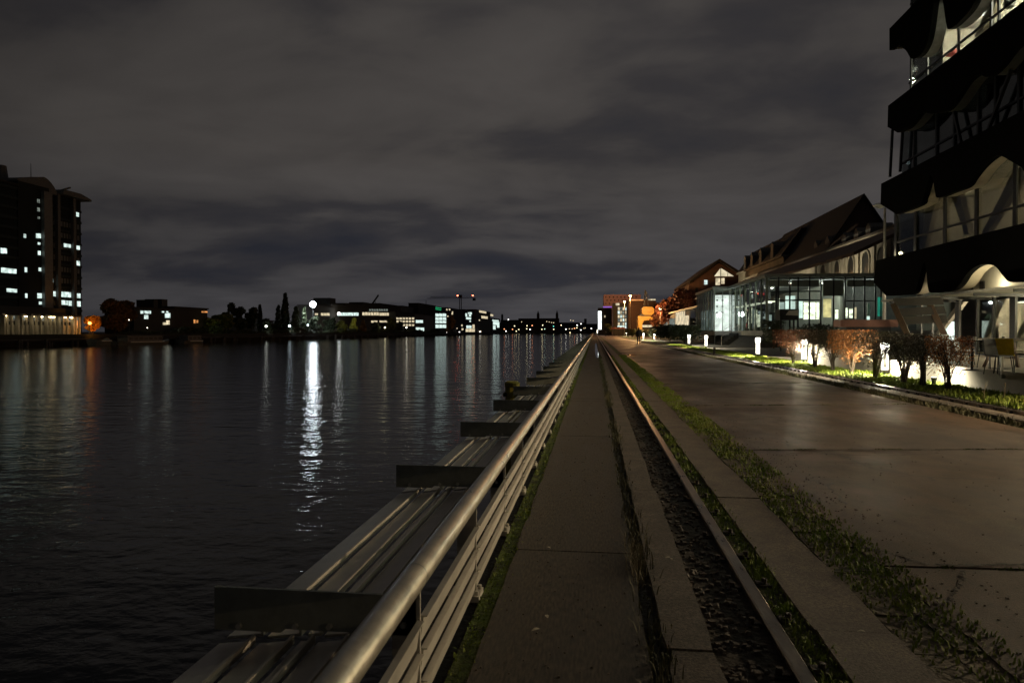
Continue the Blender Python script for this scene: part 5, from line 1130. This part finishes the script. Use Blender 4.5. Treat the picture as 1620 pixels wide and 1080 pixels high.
wins(win, C2, ((618, 315, 640, 332), (642, 300, 665, 330)), E_WARM)
t, win, ya, yb, zt = bank_block('long_low_factory', 276, 328, 488, 7, M_FAR2, 'long low dark brick works with a few orange windows behind the moored barge')
wins(win, C2, ((895, 235, 912, 245), (916, 235, 935, 245), (838, 295, 848, 320), (858, 298, 868, 318)), E_ORANGE)
t, win, ya, yb, zt = bank_block('river_shed', 328, 490, 508, 4, M_FAR, 'long low dark shed half hidden by trees below the poplar', X=-122)
t, win, ya, yb, zt = bank_block('train_depot', 496, 634, 491, 7, M_FAR2, 'long flat-roofed industrial hall with a continuous bright window strip', X=-118, roof=False)
zt = 0
for pa, pb, py in ((496, 522, 484.5), (522, 548, 483), (548, 574, 482), (574, 600, 481.5), (600, 619, 481.8), (619, 634, 484)):
    a, b = atx(pa, py, -118), atx(pb, py, -118); zt = (a.z + b.z) / 2; z0 = atx(565, 491, -118).z - 4
    MB().box(-125, -118.02, a.y, b.y, 6, zt).build('roof_storey', M_FAR2, t, world=True); MB().box(-125.3, -117.6, a.y, b.y, zt + .003, zt + .4).build('roof_slab', M_ROOF, t, world=True)
wins(win, C3, [(512 + i * 19, 245, 512 + i * 19 + 16, 267) for i in range(8)], E_WHITE)
wins(win, C3, [(352, 250, 372, 262), (394, 248, 410, 266), (414, 248, 432, 266), (436, 248, 455, 266)] + [(690 + i * 20, 243, 706 + i * 20, 264) for i in range(6)] + [(812 + i * 17, 246, 826 + i * 17, 266) for i in range(7)] + [(752, 302, 770, 316), (774, 302, 795, 316), (812, 302, 840, 314), (844, 302, 878, 314)], E_WARM)
wins(win, C3, [(738 + i * 17, 220, 750 + i * 17, 233) for i in range(8)], E_DIM)
for a, b, py in ((522, 531, 480.6), (575, 584, 479.6)): u, v = atx(a, py, -122), atx(b, py, -122); MB().box(-130, -122, u.y, v.y, zt + .36, u.z).build('roof_hut', M_FAR, t, world=True)
u, v = atx(486, 492, -116), atx(560, 506, -116)
t = empty('roof_crane', (-125, atx(590, 480, -125).y, BZ), 'dark slanting jib of a crane rising behind the long industrial hall', 'crane')
p, q = atx(588, 482, -125), atx(598.5, 467, -125); MB().beam(tuple(p), tuple(q), .5, .9).build('jib', M_FAR, t, world=True); MB().beam((p.x, p.y, BZ), tuple(p), 1.6, 1.6).build('mast', M_FAR, t, world=True); r_ = atx(593, 476, -125); MB().beam(tuple(r_), tuple(atx(596, 482, -125)), .2, .2).build('stay', M_FAR, t, world=True)
t, win, ya, yb, zt = bank_block('grid_window_block', 626, 656, 495, 8, M_FAR, 'low block with three rows of warm square windows right of the industrial hall')
wins(win, C3, [(932 + c * 22, yy, 932 + c * 22 + 15, yy + 13) for c in range(6) for yy in (280, 301, 327)], E_WARM)
t, win, ya, yb, zt = bank_block('white_strip_block', 656, 671, 497, 8, M_GREY, 'small block with two white lit strips beside the scaffolded front')
wins(win, C3, ((1070, 298, 1095, 318), (1097, 298, 1120, 318), (1070, 350, 1100, 376), (1102, 352, 1128, 376)), E_WHITE)
t, win, ya, yb, zt = bank_block('scaffolded_block', 671.2, 686, 499, 8, mat('netting_grey', (.16, .16, .17), .8), 'grey netted scaffolded block by the water')
wins(win, C3, [(1135 + i * 14, 380, 1145 + i * 14, 394) for i in range(4)], E_WARM)
t, win, ya, yb, zt = bank_block('tall_dark_block', 662, 689, 482, 8, M_FAR2, 'tall dark block with a reddish wall and rooftop mast, behind the scaffold', X=-136)
p = atx(674, 475, -136); MB().tube([(-136, p.y, zt), (-136, p.y, p.z)], .2, 6).build('mast', M_FAR, t, world=True)
t, win, ya, yb, zt = bank_block('pale_back_block', 636, 664, 486, 8, mat('back_grey', (.12, .12, .115), .8), 'pale grey block behind the grid-window block', X=-140)
t, win, ya, yb, zt = bank_block('striped_window_block', 687.5, 706, 486.5, 8, M_FAR, 'modern block with four full-width lit floors and a green roof light')
for yy, h in ((252, 20), (278, 20), (303, 17), (330, 24)): wins(win, C3, [(1210 + i * 26, yy, 1233 + i * 26, yy + h) for i in range(3)], E_WHITE)
wins(win, C3, ((1210, 208, 1250, 214), (1210, 220, 1250, 226)), E_GREEN)
t, win, ya, yb, zt = bank_block('mid_block', 706.5, 733, 489, 8, M_FAR2, 'block with small warm windows below the tower crane')
wins(win, C4, ((40, 192, 52, 208), (68, 192, 82, 208), (50, 265, 62, 278), (100, 220, 112, 238), (96, 238, 110, 252), (110, 340, 128, 352), (200, 360, 214, 378), (204, 400, 222, 420), (150, 395, 160, 405)), E_WARM)
t, win, ya, yb, zt = bank_block('bright_glass_block', 735, 750, 491, 8, M_FAR, 'narrow brightly lit glass block with glowing ground floor')
wins(win, C4, ((245, 240, 262, 275), (272, 230, 284, 246), (288, 228, 312, 250), (282, 252, 304, 275), (252, 282, 304, 305), (288, 318, 302, 332), (255, 370, 280, 398), (284, 370, 308, 398)), E_WHITE)
wins(win, C4, ((248, 405, 278, 438), (282, 402, 312, 438), (320, 360, 342, 400), (316, 405, 344, 438)), E_WARM)
t, win, ya, yb, zt = bank_block('grey_residential_block', 752, 776, 492, 8, mat('grey_render', (.09, .09, .085), .8), 'grey apartment block with a lit top floor and pink-white sign light')
wins(win, C4, ((392, 214, 466, 236), (416, 270, 482, 296), (388, 306, 400, 320), (390, 426, 414, 446), (512, 250, 540, 270)), E_WARM)
t, win, ya, yb, zt = bank_block('white_lit_block', 778, 791, 504, 8, M_FAR, 'small block glowing white at the right end of the row')
wins(win, C4, ((532, 310, 600, 325), (540, 330, 606, 365), (540, 370, 566, 412), (582, 366, 606, 392)), E_WHITE)
# tower crane
def tower_crane():
    X = -125.0; c = atx(728.5, 490, X); t = empty('tower_crane', (X, c.y, BZ), 'tall construction tower crane with two red lights, behind the far bank blocks', 'crane')
    zt = atx(728.5, 471.5, X).z; w = 1.6
    mb = MB()
    for sx in (-1, 1):
        for sy in (-1, 1): mb.beam((X + sx * w / 2, c.y + sy * w / 2, BZ), (X + sx * w / 2, c.y + sy * w / 2, zt), .35, .35)
    z = BZ
    while z < zt - w: mb.beam((X + w / 2, c.y - w / 2, z), (X + w / 2, c.y + w / 2, z + w), .2, .2).beam((X - w / 2, c.y - w / 2, z + w), (X - w / 2, c.y + w / 2, z), .2, .2); z += w
    mb.build('mast', M_FAR, t, world=True)
    a, b = aty(676, 473, c.y), aty(753, 474, c.y); y0, y1 = a.x, b.x; jb = MB()
    Yc = c.y; jb.beam((y0, Yc, zt), (y1, Yc, zt), .35, .35).beam((y0 + 3, Yc, zt + 1.5), (X, Yc, zt + 1.5), .25, .25); y = y0 + 3
    while y < y1 - 4: jb.beam((y, Yc, zt), (y + 1.2, Yc, zt + 1.5), .15, .15).beam((y + 1.2, Yc, zt + 1.5), (y + 2.4, Yc, zt), .15, .15); y += 2.4
    jb.build('jib', M_FAR, t, world=True)
    MB().box(X - 1.2, X + 1.2, c.y - 2, c.y + 2, zt + .4, zt + 3).build('slewing_cab', M_FAR, t, world=True); MB().box(y1 - 3, y1 - .5, Yc - 1, Yc + 1, zt - 2.4, zt - .3).build('counterweight', M_FAR, t, world=True)
    for px in (724, 748): p = aty(px, 471, c.y); MB().lathe([(.1, -.5), (.75, -.3), (.75, .3), (.1, .5)], (p.x, c.y, zt + 2.4), 10).build('warning_light', E_RED, t, world=True)
tower_crane()
# floodlight mast and other bright lamps on the far bank
def far_lamp(px, py, X, label, e, r, pw, col, mast=True, name='floodlight_mast', cat='lamp', group=None):
    p = atx(px, py, X); t = empty(name, (X, p.y, BZ), label, cat, group)
    MB().tube([(0, 0, 0), (0, 0, p.z - BZ)], .14, 6, .08).build('pole', M_FAR, t)
    MB().lathe([(r * .12, -r * .9), (r * .5, -r * .78), (r * .82, -r * .45), (r * .92, 0), (r * .82, r * .45), (r * .5, r * .78), (r * .12, r * .9)], (0, 0, p.z - BZ), 14).build('lamp_head', e, t)
    if pw: light('SPOT', (2.2, -1, p.z - BZ - r - .9), pw * 2, col, .5, t, target=(-3, 1, 0), spot_size=R(140), spot_blend=.5)
    return t
def em(st, c=(1, .97, .88)): return lit('lamp_%s_%d' % ('_'.join(str(int(v * 99)) for v in c), int(st * 10)), c, st, 0)
far_lamp(495, 481.5, -112, 'very bright white floodlight on a tall mast, left of the long industrial hall', em(90, (.85, .95, 1)), 1.25, 2500, (.85, .95, 1))
far_lamp(536, 496, -115.5, 'bright white lamp at the left end of the long window strip', em(24, (.95, 1, .95)), .62, 300, (.95, 1, .95))
far_lamp(458, 515.5, -111.5, 'blue-white lamp low between the poplar and the depot', em(8, (.75, .92, 1)), .42, 60, (.8, .93, 1))
far_lamp(421, 516, -111.5, 'white lamp low among the dark trees left of the poplar', em(5, (.95, 1, .9)), .42, 20, (.95, 1, .9))
far_lamp(487, 514, -111.8, 'pale blue lamp below the tall floodlight mast', em(6, (.75, .92, 1)), .35, 0, (.8, .93, 1))
far_lamp(609, 518, -111.5, 'yellowish lamp in front of the trees below the industrial hall', em(8, (1, .92, .55)), .42, 0, (1, .9, .5))
far_lamp(643, 518, -111.5, 'white lamp between trees and the grid-window block', em(8, (1, .97, .8)), .42, 0, (1, .95, .7))
far_lamp(142, 511, -110.8, 'glowing orange street lamp inside the tree beside the waterside hall', lit('orange_lamp', (1, .42, .08), 5, 0), .38, 90, (1, .38, .05), name='street_lamp')
for i, (px, py, lab) in enumerate(((204, 506, 'tiny white lamp left of the twin-tower factory'), (233, 518.5, 'tiny lamp low in front of the factory'), (386, 530, 'tiny white lamp at the water left of the dark trees'), (425, 530, 'tiny white lamp at the water below the poplar'),
                      (476, 524, 'small pale lamp right of the blue-white lamp'), (282, 522, 'tiny lamp over the moored barge'), (503, 524, 'small warm lamp below the floodlight mast'))):
    far_lamp(px, py, -110.8, lab, em(5, (1, .95, .8)), .13, 0, None, name='path_lamp', group='small lamps on the far bank')
for i, (x, y) in enumerate(((476, 520), (462, 523), (455, 523))):
    pass
t, win, ya, yb, zt = bank_block('lit_kiosk', 455, 482, 519.5, 4, M_FAR, 'low riverside pavilion with a row of warm lit windows', X=-111.6)
wins(win, C3, ((168, 370, 180, 378), (184, 370, 196, 379), (225, 374, 240, 388), (246, 374, 270, 388)), E_WARM)

# far lights near the river end
rnd = random.Random(77)
dots = [(770, 375, 'y'), (815, 412, 'y'), (903, 372, 'y'), (900, 405, 'y'), (958, 370, 'o'), (935, 412, 'w'), (1070, 367, 'y'), (1062, 410, 'y'), (1092, 407, 'g'), (1186, 378, 't'), (1188, 410, 'y'), (1268, 366, 'y'), (1113, 328, 'd'), (1140, 332, 'd'), (1165, 338, 'd'), (1188, 340, 'd'),
        (1318, 410, 'w'), (1362, 445, 'y'), (1368, 314, 'd'), (1396, 318, 'd'), (1438, 366, 'w'), (1480, 352, 'w'), (1436, 394, 'y'), (1355, 405, 'd'), (1385, 405, 'd'), (1478, 418, 'w'), (1510, 400, 'd'), (1525, 395, 'd'), (1410, 400, 'o'), (845, 332, 'd'), (704, 306, 'w'), (678, 430, 'w'), (788, 430, 'y'), (660, 408, 'o'), (748, 410, 'o'), (1590, 402, 'w'), (45, 446, 'w'), (120, 448, 'w'), (180, 440, 'w'), (402, 436, 'w')]
cm = {'y': ((1, .85, .5), 3, .75), 'w': ((1, .97, .88), 4, .85), 'o': ((1, .35, .15), 3, .8), 'd': ((1, .8, .5), 1.5, .6), 'g': ((.7, 1, .8), 2.5, .6), 't': ((.2, .9, .75), 1.6, .75)}
for i, (x, y, k) in enumerate(dots):
    px, py = C4(x, y); c, st, r = cm[k]; Y = 970 if px > 780 else 0
    if Y: p = aty(px, py, Y)
    else: p = atx(px, py, -111.5)
    r *= p.y / 1000; z = p.z - .9; t = empty('distant_lamp', (p.x, p.y, .9), {'y': 'tiny yellowish point of light', 'w': 'tiny bright white point of light', 'o': 'tiny orange-red point of light', 'd': 'tiny dim yellow point of light', 'g': 'tiny pale green point of light', 't': 'tiny teal point of light'}[k] + ' among the lamps at the far end of the river', 'lamp', 'distant lamps at the end of the river')
    MB().tube([(0, 0, 0), (0, 0, z)], .12, 5).build('pole', M_FAR, t); MB().lathe([(r * .4, -r * .8), (r, -r * .4), (r, r * .4), (r * .4, r * .8)], (0, 0, z), 8).build('lamp_head', em(st, c), t)
# skyline at the river end: towers of the bridge, low blocks
def end_block(name, px0, px1, pyt, Y, m, label, spire=None, cat='building', depth=15):
    a, b = aty(px0, pyt, Y), aty(px1, pyt, Y); t = empty(name, ((a.x + b.x) / 2, Y, .9), label, cat)
    MB().box(a.x, b.x, Y, Y + depth, .9, a.z).build('wall', m, t, world=True)
    if spire:
        for s0, s1, s2, s3 in spire:
            u, v, w = aty(s0, pyt, Y), aty(s1, pyt, Y), aty((s0 + s1) / 2, s3, Y); zz = aty(s0, s2, Y).z; cx_ = (u.x + v.x) / 2; hw = (v.x - u.x) / 2
            MB().box(u.x, v.x, Y + 2, Y + 2 + 2 * hw, a.z, zz).build('turret', m, t, world=True)
            MB().add([(u.x, Y + 2, zz), (v.x, Y + 2, zz), (v.x, Y + 2 + 2 * hw, zz), (u.x, Y + 2 + 2 * hw, zz), (cx_, Y + 2 + hw, w.z)], [(0, 3, 2, 1), (0, 1, 4), (1, 2, 4), (2, 3, 4), (3, 0, 4)]).build('spire', m, t, world=True)
    return t
M_SK = mat('skyline_dark', (0.02, 0.021, 0.026), .9)
end_block('distant_factory', 792, 820, 506, 1000, M_SK, 'dark distant block with a small rooftop turret, right of the lit row', [(792.5, 795.5, 498, 496)])
end_block('twin_tower_bridge', 820, 884, 503.5, 1010, mat('skyline_red', (.035, .018, .016), .9), 'distant long building with two pointed towers on the skyline', [(849, 853, 497, 491), (879, 883, 497, 490)])
end_block('distant_row', 884, 925, 510, 1015, M_SK, 'low dark distant row right of the twin-towered building')
end_block('distant_high_rise', 924, 928, 504, 1100, M_GREY, 'single pale distant high-rise near the vanishing point')
end_block('distant_row', 926, 950, 512, 1020, M_SK, 'low dark distant row beyond the end of the railing')
end_block('distant_ridge_block', 740, 795, 510, 1025, M_SK, 'low dark row of roofs behind the lit far bank blocks')

# trees on the far bank
M_TD = mat('leaf_night_green', (0.022, 0.032, 0.014), .7, col2=(.035, .045, .018), vscale=.3)
M_TY = mat('leaf_yellow', (0.16, 0.15, 0.03), .7, col2=(.07, .09, .02), vscale=.4)
M_TO = mat('leaf_orange_tree', (0.20, 0.09, 0.02), .7, col2=(.10, .05, .015), vscale=.4)
grp = 'trees on the far bank'
for i, (px, pyt, hw, X, m, lab, n, shp) in enumerate((
    (181, 473, 29, -114, M_TO, 'large rounded tree glowing orange at its left side by the waterside hall', 7000, 'round'),
    (146, 499, 11, -110.9, mat('leaf_amber', (.75, .36, .04), .7, col2=(.5, .2, .03), vscale=.4), 'small tree lit bright orange from inside by the street lamp', 3200, 'round'),  # lamp's orange glow is put into this leaf colour
    (333, 500, 16, -113, M_TY, 'faintly green-lit rounded tree behind the moored barge', 2600, 'round'),
    (352, 494, 18, -114, M_TY, 'greenish broad tree left of the tallest dark tree group', 2600, 'round'),
    (376, 478, 16, -115, M_TD, 'tall dark tree, highest of the dark group', 3000, 'round'),
    (398, 484, 13, -115, M_TD, 'dark tree right beside the highest of the dark group', 2400, 'round'),
    (411, 484, 5, -115, M_TD, 'narrow dark tree at the right end of the dark group', 900, 'poplar'),
    (425, 503, 14, -112, M_TD, 'low dark tree behind the white lamp', 1400, 'round'),
    (451, 466, 8, -116, M_TD, 'tall pointed dark poplar, tallest tree on the far bank', 3200, 'poplar'),
    (440, 484, 5, -116, M_TD, 'shorter poplar leaning against the tallest poplar', 1200, 'poplar'),
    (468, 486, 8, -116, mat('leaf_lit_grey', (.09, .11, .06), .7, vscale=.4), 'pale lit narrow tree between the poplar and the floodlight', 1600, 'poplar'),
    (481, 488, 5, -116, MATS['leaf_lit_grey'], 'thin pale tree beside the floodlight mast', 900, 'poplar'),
    (498, 500, 13, -112, M_TD, 'dark tree under the floodlight', 1500, 'round'),
    (522, 501, 13, -112, M_TD, 'dark tree left of the yellow-green tree', 1500, 'round'),
    (541, 504, 12, -112, M_TY, 'yellow-green tree in front of the industrial hall', 1600, 'round'),
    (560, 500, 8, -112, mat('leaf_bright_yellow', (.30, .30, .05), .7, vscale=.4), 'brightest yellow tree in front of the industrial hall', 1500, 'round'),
    (574, 508, 6, -112, M_TO, 'orange-brown conical tree right of the brightest yellow tree', 900, 'poplar'),
    (592, 508, 10, -112, M_TD, 'dark low tree in front of the lit lower windows', 1000, 'round'),
    (618, 503, 10, -112, M_TY, 'green tree before the right end of the industrial hall', 1400, 'round'),
    (632, 506, 7, -112, M_TD, 'dark tree beside the grid-window block', 900, 'round'),
    (716, 498, 7, -112, M_TO, 'amber-lit tree below the tower crane', 1200, 'round'))):
    p = atx(px, pyt, X); hwm = hw * (p.y * p.y + X * X) ** .5 / 1080 * .93
    tree('poplar_tree' if shp == 'poplar' else 'bank_tree', (X, p.y, BZ), p.z - BZ, hwm, lab, m, grp, n, .30 + p.y / 900, .25, 300 + i, shp, low=.10, lobes=11)
for px, X, z, pw, c in ((137, -109.6, 3.2, 90, (1, .38, .05)), (345, -109.5, 3, 16, (.7, 1, .4)), (541, -109.6, 4, 90, (1, .95, .5)), (561, -109.6, 6, 120, (1, .95, .5)), (716, -109.5, 5, 120, (1, .6, .2)), (600, -109.6, 4, 40, (1, .9, .6))):
    p = atx(px, 520, X); o = light('SPOT', (X + 2.5, p.y - 2, z), pw * 4, c, .6, None, target=(X - 4, p.y + 1, z + 1.5), spot_size=R(120), spot_blend=.6); o.name = 'bank_lamp_light'  # spots without lamp bodies, added to light the bank trees
# dark undergrowth along the bank edge: one long hedge of leaves
rnd = random.Random(90); mb = MB()
for i in range(9000):
    y = 150 + 330 * rnd.random() ** 1.2; h = 1.1 + .8 * math.sin(y * .11) + .5 * math.sin(y * .37); s = .25 * (1 + y / 250)
    c = Vector((BX - .6 - rnd.random() * 1.6, y, BZ + rnd.random() * max(.4, h))); u = Vector([rnd.gauss(0, 1) for _ in range(3)]).normalized(); v = u.orthogonal().normalized(); k = len(mb.v)
    mb.v += [tuple(c - u * s), tuple(c + v * s * .6), tuple(c + u * s), tuple(c - v * s * .6)]; mb.f.append((k, k + 1, k + 2, k + 3))
tag(mb.build('undergrowth', M_TD), 'dark unbroken undergrowth along the edge of the far bank', 'undergrowth', None, 'stuff')

# timber dolphins and piles in front of the bank
src = None; rnd = random.Random(8); y = 96.0; cnt = 0
while y < 560 and cnt < 150:
    for k in range(rnd.choice((2, 3, 3))):
        if src is None: src = tag(MB().tube([(0, 0, -1.5), (0, 0, 1.0)], .24, 8).tube([(0, 0, 1.0), (0, 0, 1.07)], .20, 8).build('mooring_pile', M_PILE), 'dark mooring pile standing in the water in front of the far bank', 'pile', 'mooring piles along the far bank'); o = src
        else: o = src.copy(); C.objects.link(o)
        o.location = (-106.5 + rnd.uniform(-.3, .3), y + k * .8, WZ + rnd.uniform(-.2, .3)); o.rotation_euler = (R(rnd.uniform(-4, 4)), 0, 0); o.scale.z = rnd.uniform(.9, 1.3); cnt += 1
    y += rnd.uniform(3.2, 7) * (1 + y / 600)
struct('jetty_deck', MB().box(-109.9, -106.9, 90, 560, -.55, -.15), M_DWOOD)
# moored boats
def boat(name, px0, px1, X, label, cabin, hgt=1.1):
    a, b = atx(px0, 538, X), atx(px1, 538, X); L = b.y - a.y; t = empty(name, (X, (a.y + b.y) / 2, WZ), label, 'boat', 'boats moored at the far bank'); w = 1.7
    st = [(-.5, .0, .5), (-.47, .75, .15), (-.3, 1, 0), (.3, 1, 0), (.45, .6, .2), (.5, .05, .55)]; mb = MB(); vs = []
    for u, ww, rise in st: vs += [(-w * ww, u * L, hgt + rise), (w * ww, u * L, hgt + rise), (w * ww * .7, u * L * .97, -.3), (-w * ww * .7, u * L * .97, -.3)]
    fs = [(0, 1, 2, 3), (23, 22, 21, 20)]
    for i in range(5): k = 4 * i; fs += [(k, k + 4, k + 5, k + 1), (k + 1, k + 5, k + 6, k + 2), (k + 2, k + 6, k + 7, k + 3), (k + 3, k + 7, k + 4, k)]
    mb.add(vs, fs).build('hull', mat('boat_hull', (.12, .12, .11), .6), t)
    if cabin:
        MB().box(-1.2, 1.2, -L * .32, L * .3, hgt, hgt + 1.3).build('cabin', mat('boat_cabin', (.10, .10, .10), .6), t); MB().box(-1.35, 1.35, -L * .34, L * .32, hgt + 1.303, hgt + 1.42).build('cabin_roof', M_GREY, t)
        n = max(2, int(L / 2.6))
        for k in range(n): yy = -L * .3 + (k + .5) * L * .6 / n; MB().box(1.202, 1.24, yy - .6, yy + .6, hgt + .45, hgt + 1.0).build('cabin_window', M_DARK, t)
    MB().box(w * .98, w * 1.03, -L * .3, L * .3, hgt - .12, hgt + .02).build('rubbing_strake', M_WHITE, t)
boat('small_boat', 144, 170, -104.8, 'small pale-hulled open boat moored right of the orange lamp reflection', False)
boat('barge', 176, 266, -104.6, 'long grey passenger barge with a row of dark cabin windows', True, .7)
boat('barge', 284, 318, -104.8, 'shorter dark barge moored right of the long grey one', True, .6)
